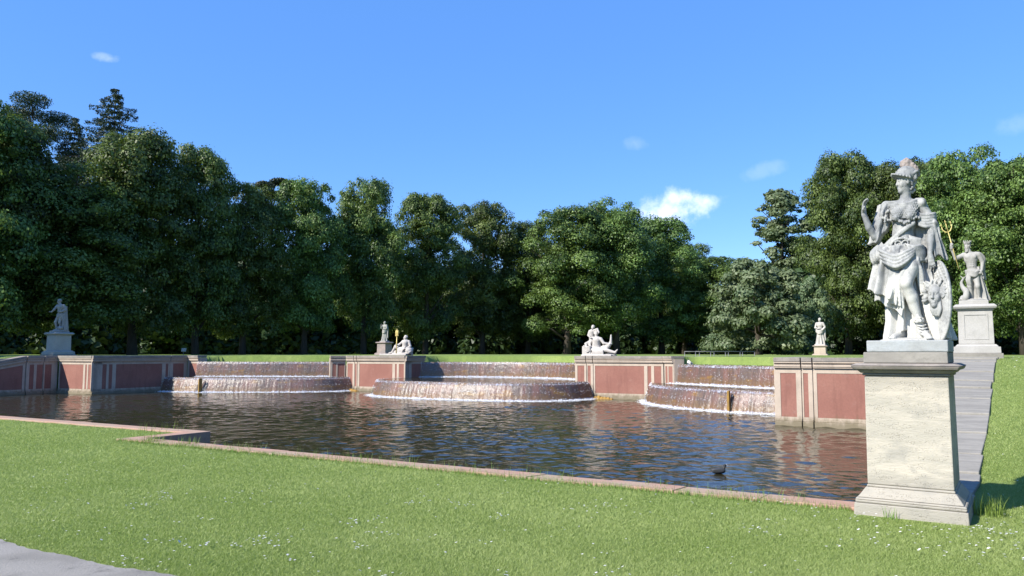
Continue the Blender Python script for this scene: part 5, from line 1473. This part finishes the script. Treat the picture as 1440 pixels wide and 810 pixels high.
VAR = {}
def tree_variant(key, R, H, z0, seed, **kw):
    trunk_h = kw.pop('trunk_h', None) or z0 + H * 0.8
    limbs = kw.pop('limbs', 12)
    (V, F, tone), lumps = crown_cloud(R, H, z0, seed, **kw)
    VAR[key] = (V, F, tone, make_trunk(trunk_h, 0.30 * (H / 14) ** 0.5 + 0.08, lumps, seed, limbs), z0 + H)
tree_variant('a', 4.6, 14.5, 1.6, 1, n_lump=230, leaves=78000)
tree_variant('b', 4.6, 14.2, 1.9, 2, n_lump=200, leaves=78000)
tree_variant('c', 4.6, 14.0, 1.8, 3, n_lump=260, leaves=78000)
tree_variant('d', 4.6, 14.4, 1.4, 4, n_lump=210, leaves=78000)
tree_variant('willow', 4.0, 6.6, 0.5, 5, n_lump=120, leaves=40000, kind='dome', size=0.12)
tree_variant('thin', 3.3, 14.2, 2.6, 16, n_lump=170, leaves=30000, kind='column', size=0.13, inner=0.35, limbs=22)
tree_variant('e', 4.6, 14.6, 1.5, 8, n_lump=240, leaves=78000)
VM = {}
for k, (V, F, tone, mb, top) in VAR.items():
    o = fast_mesh('crown', V, F, M['leaf_willow' if k in ('willow', 'thin') else 'leaf'], None, attr={'tone': tone})
    t = mb.build('trunk', M['bark'], None, True)
    VM[k] = (o.data, t.data, top)
    bpy.data.objects.remove(o); bpy.data.objects.remove(t)

def place_tree(name, key, X, Y, height, width, rz, label, cat='tree', group=None, zg=None):
    """height, width in metres of the whole tree; crown mesh scaled to suit"""
    cr, tk, top = VM[key]
    a, b = AB(X, Y)
    z = float(ground_z(np.array(a), np.array(b))) - 0.05 if zg is None else zg
    rt = root(name, (X, Y, z), rz, label, cat, group)
    base_w = {'willow': 8.6, 'thin': 6.0}.get(key, 10.2)
    sx = width / base_w; sz = height / top
    for nm, me in (('crown', cr), ('trunk', tk)):
        o = bpy.data.objects.new(nm, me); o.scale = (sx, sx, sz); link(o, rt)
    return rt

def conifer(name, X, Y, H, R, seed, label, kind='spruce'):
    g = np.random.default_rng(seed); P = []; N = []; Sz = []; T = []
    mb = MB(); mb.tube([(0, 0, -0.3), (0.1, 0, H * 0.5), (0, 0.05, H * 0.97)], [0.32, 0.2, 0.03], 8)
    if kind == 'spruce':
        levels = 36
        for i in range(levels):
            f = i / (levels - 1); z = H * (0.25 + 0.74 * f); L = (R * (1 - f) ** 0.75 + 0.45) * g.uniform(0.75, 1.2)
            for k in range(6 if f < 0.85 else 5):
                th = k * 2 * np.pi / 6 + i * 0.7 + g.normal(0, 0.15); l = L * g.uniform(0.65, 1.15)
                n = int(26 + l * 70); t = g.random(n) ** 0.7
                rad = t * l; drop = -0.30 * l * t ** 1.2 + 0.22 * l * t ** 3
                w = 0.16 + 0.32 * np.sin(np.pi * np.clip(t, 0, 1)) * l * 0.35
                off = g.uniform(-1, 1, n) * w
                P.append(np.stack([rad * np.cos(th) - off * np.sin(th), rad * np.sin(th) + off * np.cos(th), z + drop - np.abs(g.normal(0, 0.30, n)) * (0.4 + 0.6 * t)], 1))
                mb.tube([(0, 0, z), (l * 0.9 * math.cos(th), l * 0.9 * math.sin(th), z - 0.12 * l)], [0.05, 0.01], 4, False)
    else:
        for i in range(11 if kind == 'pine' else 9):
            f = (i / 10) if kind == 'pine' else i / 8
            z = H * (0.72 + 0.26 * f); th = i * 2.4; l = R * (1.05 - 0.75 * f) * g.uniform(0.6, 1.1)
            c = np.array([l * math.cos(th), l * math.sin(th), z])
            n = 2300; d = unit(g.standard_normal((n, 3))); P.append(c + d * np.array([1.4, 1.4, 0.55]) * (g.random((n, 1)) ** 0.5) * R * 0.27)
            mb.tube([(0, 0, z - 1.6), tuple(c * 0.55 + np.array([0, 0, z * 0.45 - 0.3])), tuple(c)], [0.11, 0.07, 0.02], 5, False)
    P = np.concatenate(P); n = len(P)
    nrm = unit(g.standard_normal((n, 3)) + np.array([0, 0, 0.5]))
    V, F, T = leaf_quads(P, nrm, 0.13 * g.uniform(0.6, 1.4, n), np.clip(g.normal(0.45, 0.25, n), 0, 1), 0.35)
    rt = root(name, (X, Y, 1.42), 0, label, 'tree')
    fast_mesh('crown', V, F, M['leaf_conifer'], rt, attr={'tone': T}); mb.build('trunk', M['bark'], rt, True)
    return rt

GL = 'broadleaf trees lining the left side of the park'
TREES = [  # px column, distance, height, width, variant, label
 (-70, 53, 18.6, 10, 'a', 'tall dark broadleaf tree cut by the left picture edge, in front of the pine'),
 (-8, 57, 18.0, 9.0, 'b', 'dark broadleaf tree rising behind the far left statue'),
 (88, 60, 15.0, 10.5, 'c', 'broadleaf tree directly right of the far left statue, below the tall spruce'),
 (188, 64, 18.9, 9.4, 'd', 'tall rounded tree, highest broadleaf crown right of the spruce'),
 (276, 69, 19.0, 7.6, 'e', 'open-topped tree right of the highest rounded crown, above the left cascade'),
 (342, 73, 16.5, 7.6, 'a', 'lower dark tree below the small distant pine'),
 (428, 76, 17.6, 7.8, 'b', 'loose grey green tree with sky showing through, above the left cascade end'),
 (512, 81, 19.0, 7.8, 'c', 'bright topped round tree above the small robed statue'),
 (598, 88, 18.7, 8.6, 'd', 'broad tree above the trident figure'),
 (678, 95, 19.0, 9.0, 'e', 'pointed tree above the middle cascade'),
 (742, 99, 17.2, 8.8, 'a', 'lower tree filling the dip left of the large sunlit crown'),
 (797, 92, 17.8, 11.0, 'b', 'large sunlit tree reaching low behind the middle cascade'),
 (866, 95, 19.2, 10.8, 'c', 'tallest sunlit crown above the figure with the outstretched leg'),
 (930, 104, 18.6, 11.0, 'd', 'dark sided tree at the right end of the long row'),
 (962, 116, 17.0, 10.0, 'e', 'last shaded tree of the long row beside the gap of sky')]
for i, (px, Y, h, w, key, lab) in enumerate(TREES):
    place_tree('broadleaf_tree', key, (px - 720) / 1088 * Y, Y, h, w, i * 1.7 + 0.4, lab, group=GL)
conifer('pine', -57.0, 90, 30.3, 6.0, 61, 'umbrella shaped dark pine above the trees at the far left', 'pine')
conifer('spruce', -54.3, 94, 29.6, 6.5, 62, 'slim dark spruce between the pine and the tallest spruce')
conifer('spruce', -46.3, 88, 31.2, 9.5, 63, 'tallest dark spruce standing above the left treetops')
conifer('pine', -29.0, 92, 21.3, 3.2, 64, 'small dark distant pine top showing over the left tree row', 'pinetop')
GR = 'broadleaf trees on the right side of the park'
RT = [
 (1003, 104, 13.2, 11.0, 'a', 'low distant tree closing the gap of sky'),
 (1066, 62, 7.7, 8.6, 'willow', 'rounded pale green tree sweeping to the ground behind the railing'),
 (1132, 66, 6.6, 4.6, 'willow', 'small pale green tree just left of the white draped statue'),
 (1104, 84, 18.2, 7.6, 'thin', 'tall thin open tree with sky gaps above the rounded pale tree'),
 (1192, 70, 18.6, 7.6, 'd', 'tall leafy tree above the white draped statue'),
 (1256, 69, 17.6, 7.6, 'e', 'tree behind the raised arm of the helmeted woman'),
 (1312, 71, 18.6, 7.4, 'b', 'tree behind the helmet and the gilded trident'),
 (1366, 64, 17.4, 8.0, 'c', 'tallest right-hand tree behind the crowned trident figure'),
 (1440, 60, 15.7, 8.6, 'd', 'tree cut by the right picture edge'),
 (1530, 60, 15.7, 9.0, 'a', 'tree just beyond the right picture edge')]
for i, (px, Y, h, w, key, lab) in enumerate(RT):
    place_tree('broadleaf_tree', key, (px - 720) / 1088 * Y, Y, h, w, i * 2.1 + 1.0, lab, group=GR)

# trees standing outside the picture: the right-hand row continues towards the camera, one stands by the far left stair
for i, (a_, b_, h, w, key) in enumerate([(19, 66, 17, 10, 'a'), (20, 56, 18, 10, 'b'), (20, 46, 17, 10, 'c'), (20, 36, 18, 10, 'd'), (20, 26, 17, 10, 'e'), (20, 16, 18, 10, 'a'), (20, 6, 17, 10, 'b')]):
    q = W(a_, b_); place_tree('broadleaf_tree', key, q.x, q.y, h, w, i * 1.3, 'broadleaf tree of the right-hand row, outside the picture to the right', group='trees outside the picture')
for (a_, b_, h, w) in ((-51.5, 5.0, 24.5, 11.5), (-54, -6, 20, 11), (-56, 14, 20, 10)):
    q = W(a_, b_); place_tree('broadleaf_tree', 'c', q.x, q.y, h, w, 1.0, 'broadleaf tree outside the picture to the left, shading the far left wall', group='trees shading the far left wall')

# the wood behind both rows reads as one mass
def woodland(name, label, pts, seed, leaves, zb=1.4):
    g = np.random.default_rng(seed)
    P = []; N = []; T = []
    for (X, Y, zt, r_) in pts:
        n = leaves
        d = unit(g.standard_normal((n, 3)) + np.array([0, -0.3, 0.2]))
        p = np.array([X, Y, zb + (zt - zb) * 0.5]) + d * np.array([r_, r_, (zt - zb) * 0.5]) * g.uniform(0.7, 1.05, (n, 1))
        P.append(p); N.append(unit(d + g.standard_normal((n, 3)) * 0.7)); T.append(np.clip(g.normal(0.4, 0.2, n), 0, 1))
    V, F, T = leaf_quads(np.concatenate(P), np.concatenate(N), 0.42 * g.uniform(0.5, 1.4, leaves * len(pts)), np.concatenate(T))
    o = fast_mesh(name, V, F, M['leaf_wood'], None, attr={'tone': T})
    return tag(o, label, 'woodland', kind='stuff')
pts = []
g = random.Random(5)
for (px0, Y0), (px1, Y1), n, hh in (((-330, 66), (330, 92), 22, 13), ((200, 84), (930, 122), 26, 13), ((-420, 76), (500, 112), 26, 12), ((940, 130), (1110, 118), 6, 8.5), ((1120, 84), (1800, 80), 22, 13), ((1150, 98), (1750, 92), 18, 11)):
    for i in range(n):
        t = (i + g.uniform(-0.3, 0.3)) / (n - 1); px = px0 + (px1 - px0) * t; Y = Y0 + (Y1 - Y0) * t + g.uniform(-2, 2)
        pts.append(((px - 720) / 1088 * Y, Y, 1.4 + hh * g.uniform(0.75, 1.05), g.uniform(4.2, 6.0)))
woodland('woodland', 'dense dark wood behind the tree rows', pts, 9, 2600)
# shaded undergrowth at the foot of the rows
pts = []
for (px0, Y0), (px1, Y1), n in (((-300, 60), (700, 104), 50), ((700, 108), (960, 120), 12), ((1150, 76), (1700, 70), 22)):
    for i in range(n):
        t = i / (n - 1); px = px0 + (px1 - px0) * t + g.uniform(-8, 8); Y = Y0 + (Y1 - Y0) * t + g.uniform(-1.5, 1.5)
        pts.append(((px - 720) / 1088 * Y, Y, 1.4 + g.uniform(1.5, 4.2), g.uniform(1.4, 2.4)))
for px in np.arange(-420, 1130, 14):
    Y = 112 + 16 * (px + 420) / 1550 if px > 0 else 100
    pts.append(((px - 720) / 1088 * Y, Y, 1.4 + g.uniform(1.5, 3.5), g.uniform(1.6, 2.4)))
for px in np.arange(1120, 1800, 16):
    pts.append(((px - 720) / 1088 * 94, 94, 1.4 + g.uniform(1.5, 3.5), g.uniform(1.5, 2.2)))
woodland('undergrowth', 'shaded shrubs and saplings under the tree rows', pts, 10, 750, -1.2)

# ------------------------------------------------------------------ lawn: blades, daisies, weeds
def blades(X, Y, hgt, wid, lean, tone):
    n = len(X); a, b = AB(X, Y); z = ground_z(a, b)
    th = rng.uniform(0, 2 * np.pi, n); ct, st = np.cos(th), np.sin(th)
    la = rng.uniform(0, 2 * np.pi, n)
    base = np.stack([X, Y, z], 1)
    off = np.stack([ct, st, np.zeros(n)], 1) * wid[:, None]
    tip = base + np.stack([np.cos(la) * lean * hgt, np.sin(la) * lean * hgt, hgt], 1)
    V = np.stack([base - off, base + off, tip], 1).reshape(-1, 3)
    return V, np.arange(3 * n).reshape(-1, 3), tone
def on_lawn(X, Y):
    a, b = AB(X, Y)
    sdv = poly_sd(POOL, a, b)
    edge = 3.62 + 0.06 * np.sin(a * 5.3) + 0.04 * np.sin(a * 13 + 1)
    ok = (b > edge)
    # kerb stones stay bare apart from a ragged fringe
    fr = 0.06 * np.sin(a * 3.1) + 0.05 * np.sin(a * 7.7 + 2) + 0.04 * np.sin(a * 17.0)
    kerb_b = np.where(a < -13.5, 10.33, 8.72 + (-0.95 - a) * 0.0143)
    ok &= ~((a < -0.9) & (b > kerb_b - 0.035 + fr * 0.6) & (b < 22))
    ok &= ~((np.abs(a - PED1[0]) < 0.56) & (np.abs(b - PED1[1]) < 0.56))
    ok &= ~((a > -1.1) & (a < 0.20 + np.clip(b - 11.5, -0.4, 20) * 0.066 + 0.5 * fr) & (b > 9.5) & (b < 22.5))
    ok &= ~((a > -0.3) & (a < 1.15) & (b > 21.6) & (b < 23.1))
    ok &= sdv > 0.05
    return ok
N0 = 2300000
u = rng.random(N0)
Y = (4.1 ** -0.35 + u * (26.0 ** -0.35 - 4.1 ** -0.35)) ** (1 / -0.35)
X = rng.uniform(-1, 1, N0) * (0.74 * Y + 1.6)
ok = on_lawn(X, Y); X, Y = X[ok], Y[ok]
n = len(X); sc = (Y / 6.0)
patch = 0.5 + 0.5 * np.sin(X * 1.3 + 2 * np.sin(Y * 0.9)) * np.sin(Y * 1.7 + np.sin(X * 2.1))
V, F, T = blades(X, Y, rng.uniform(0.011, 0.027, n) * (0.85 + 0.35 * patch), 0.0021 * sc ** 0.85 * rng.uniform(0.7, 1.4, n), rng.uniform(0.4, 1.5, n), np.clip(rng.normal(0.45, 0.24, n) + 0.35 * (patch - 0.5), 0, 1))
o = fast_mesh('grass', V, F, M['blade'], None, attr={'tone': T}); tag(o, 'short mown grass blades of the front lawn', 'grass', kind='stuff')

# daisies
def daisies():
    P = []; R = []
    def scatter(n, fn, r0, r1):
        X, Y = fn(n); ok = on_lawn(X, Y); X, Y = X[ok], Y[ok]; a, b = AB(X, Y)
        P.append(np.stack([X, Y, ground_z(a, b) + rng.uniform(0.035, 0.055, len(X))], 1)); R.append(rng.uniform(r0, r1, len(X)))
    scatter(420, lambda n: (lambda Y: (rng.uniform(-0.7, 0.7, n) * Y, Y))(rng.uniform(4.5, 13, n)), 0.007, 0.012)
    def clus(n, cx, cy, s1, s2): return lambda m: (cx + rng.normal(0, s1, m), cy + rng.normal(0, s2, m))
    for k in range(55):
        Yc = rng.uniform(4.6, 9.0); Xc = rng.uniform(-0.65, 0.68) * Yc
        scatter(rng.integers(4, 12), clus(0, Xc, Yc, 0.10, 0.10), 0.007, 0.012)
    scatter(260, clus(0, 4.4, 6.7, 0.8, 0.45), 0.008, 0.013)
    scatter(420, lambda n: (lambda b: ((W(0, 0).x + (1.0 + rng.exponential(1.4, n)) * CU + b * SU), (-(1.0) * SU + b * CU)))(rng.uniform(10.5, 21, n)), 0.012, 0.019)
    P_ = np.concatenate(P); R_ = np.concatenate(R); m = len(P_)
    k6 = np.arange(6) * np.pi / 3
    ring = np.stack([np.cos(k6), np.sin(k6), np.zeros(6)], 1)
    V = P_[:, None, :] + ring[None] * R_[:, None, None]; V[:, :, 2] += rng.normal(0, 0.003, (m, 1))
    V += (rng.normal(0, 0.25, (m, 1, 3)) * ring[None, :, ::-1] * R_[:, None, None])
    F = np.arange(6 * m).reshape(-1, 6)
    o = fast_mesh('daisies', V.reshape(-1, 3), F, M['bill'], None); tag(o, 'white daisies scattered over the lawn', 'daisies', kind='stuff')
daisies()

def tuft(name, label, X, Y, n, h, r, cat='grass tuft', stuff=False, seed=1):
    g = np.random.default_rng(seed); V = []; F = []; T = []
    for i in range(n):
        if callable(X): bx, by, bz = X(g)
        else:
            q = np.clip(g.normal(0, r, 2), -1.5 * r, 1.5 * r); bx, by = X + q[0], Y + q[1]; a, b = AB(bx, by); bz = float(ground_z(np.array(a), np.array(b))) + 0.02
        th = g.uniform(0, 6.28); L = h * g.uniform(0.45, 1.15); ln = g.uniform(0.05, 0.55); w = 0.0045 if not stuff else 0.003
        d = np.array([math.cos(th), math.sin(th), 0]); s_ = np.array([-d[1], d[0], 0]) * w * (1 if h < 0.3 else 1.6)
        p = np.array([bx, by, bz - 0.03]); b0 = len(V)
        for k in range(4):
            t = k / 3; c = p + d * ln * L * t * t + np.array([0, 0, L * t * (1 - 0.25 * ln * t)])
            ww = s_ * (1 - t * 0.9); V += [c - ww, c + ww]
        for k in range(3): F.append((b0 + 2 * k, b0 + 2 * k + 1, b0 + 2 * k + 3, b0 + 2 * k + 2)); T.append(g.uniform(0.2, 1))
    o = fast_mesh(name, np.array(V), np.array(F), M['weed'], None, attr={'tone': np.array(T)})
    return tag(o, label, cat, kind='stuff' if stuff else None)
p = W(0.22, 9.15); tuft('grass_tuft', 'bright green tuft of long grass at the right foot of the travertine pedestal', p.x, p.y, 150, 0.22, 0.09, seed=3)
p = W(-0.62, 8.42); tuft('grass_tuft', 'small weed growing at the front foot of the travertine pedestal', p.x, p.y, 28, 0.13, 0.03, seed=4)
p = W(-12.55, 8.98); tuft('grass_tuft', 'yellow green clump of long grass at the stepped kerb corner', p.x, p.y, 120, 0.20, 0.12, seed=5)
p = W(-11.6, 8.95); tuft('grass_tuft', 'smaller clump of weeds on the kerb right of the yellow green clump', p.x, p.y, 60, 0.20, 0.10, seed=6)
p = W(-14.4, 10.55); tuft('reeds', 'thin reeds on the far kerb behind the stepped corner', p.x, p.y, 50, 0.24, 0.30, seed=7)
p = W(-26.4, 30.1, 1.5); tuft('weed', 'little weed sprouting on the coping left of the trident figure', lambda g: (p.x + g.normal(0, 0.13), p.y + g.normal(0, 0.06), 1.5), 0, 40, 0.2, 0.1, seed=8)
def on_kerb(g):
    a = g.uniform(-13.0, -1.2); cl = math.sin(a * 2.3) + math.sin(a * 0.9 + 1)
    if cl < -0.3: a += 0.8
    q = W(a, 8.72 + (-0.95 - a) * 0.0143 + g.uniform(0.0, 0.36), 0.03); return q.x, q.y, q.z
tuft('kerb_weeds', 'thin grass stalks sprouting along the front kerb', on_kerb, 0, 420, 0.16, 0.1, 'weeds', True, 9)
def fringe(g):
    a = g.uniform(-13.4, -1.0); q = W(a, 8.69 + (-0.95 - a) * 0.0143 + g.normal(0, 0.04), 0.02); return q.x, q.y, q.z
tuft('kerb_fringe', 'longer unmown grass fringe against the front kerb', fringe, 0, 7500, 0.085, 0.1, 'grass', True, 10)
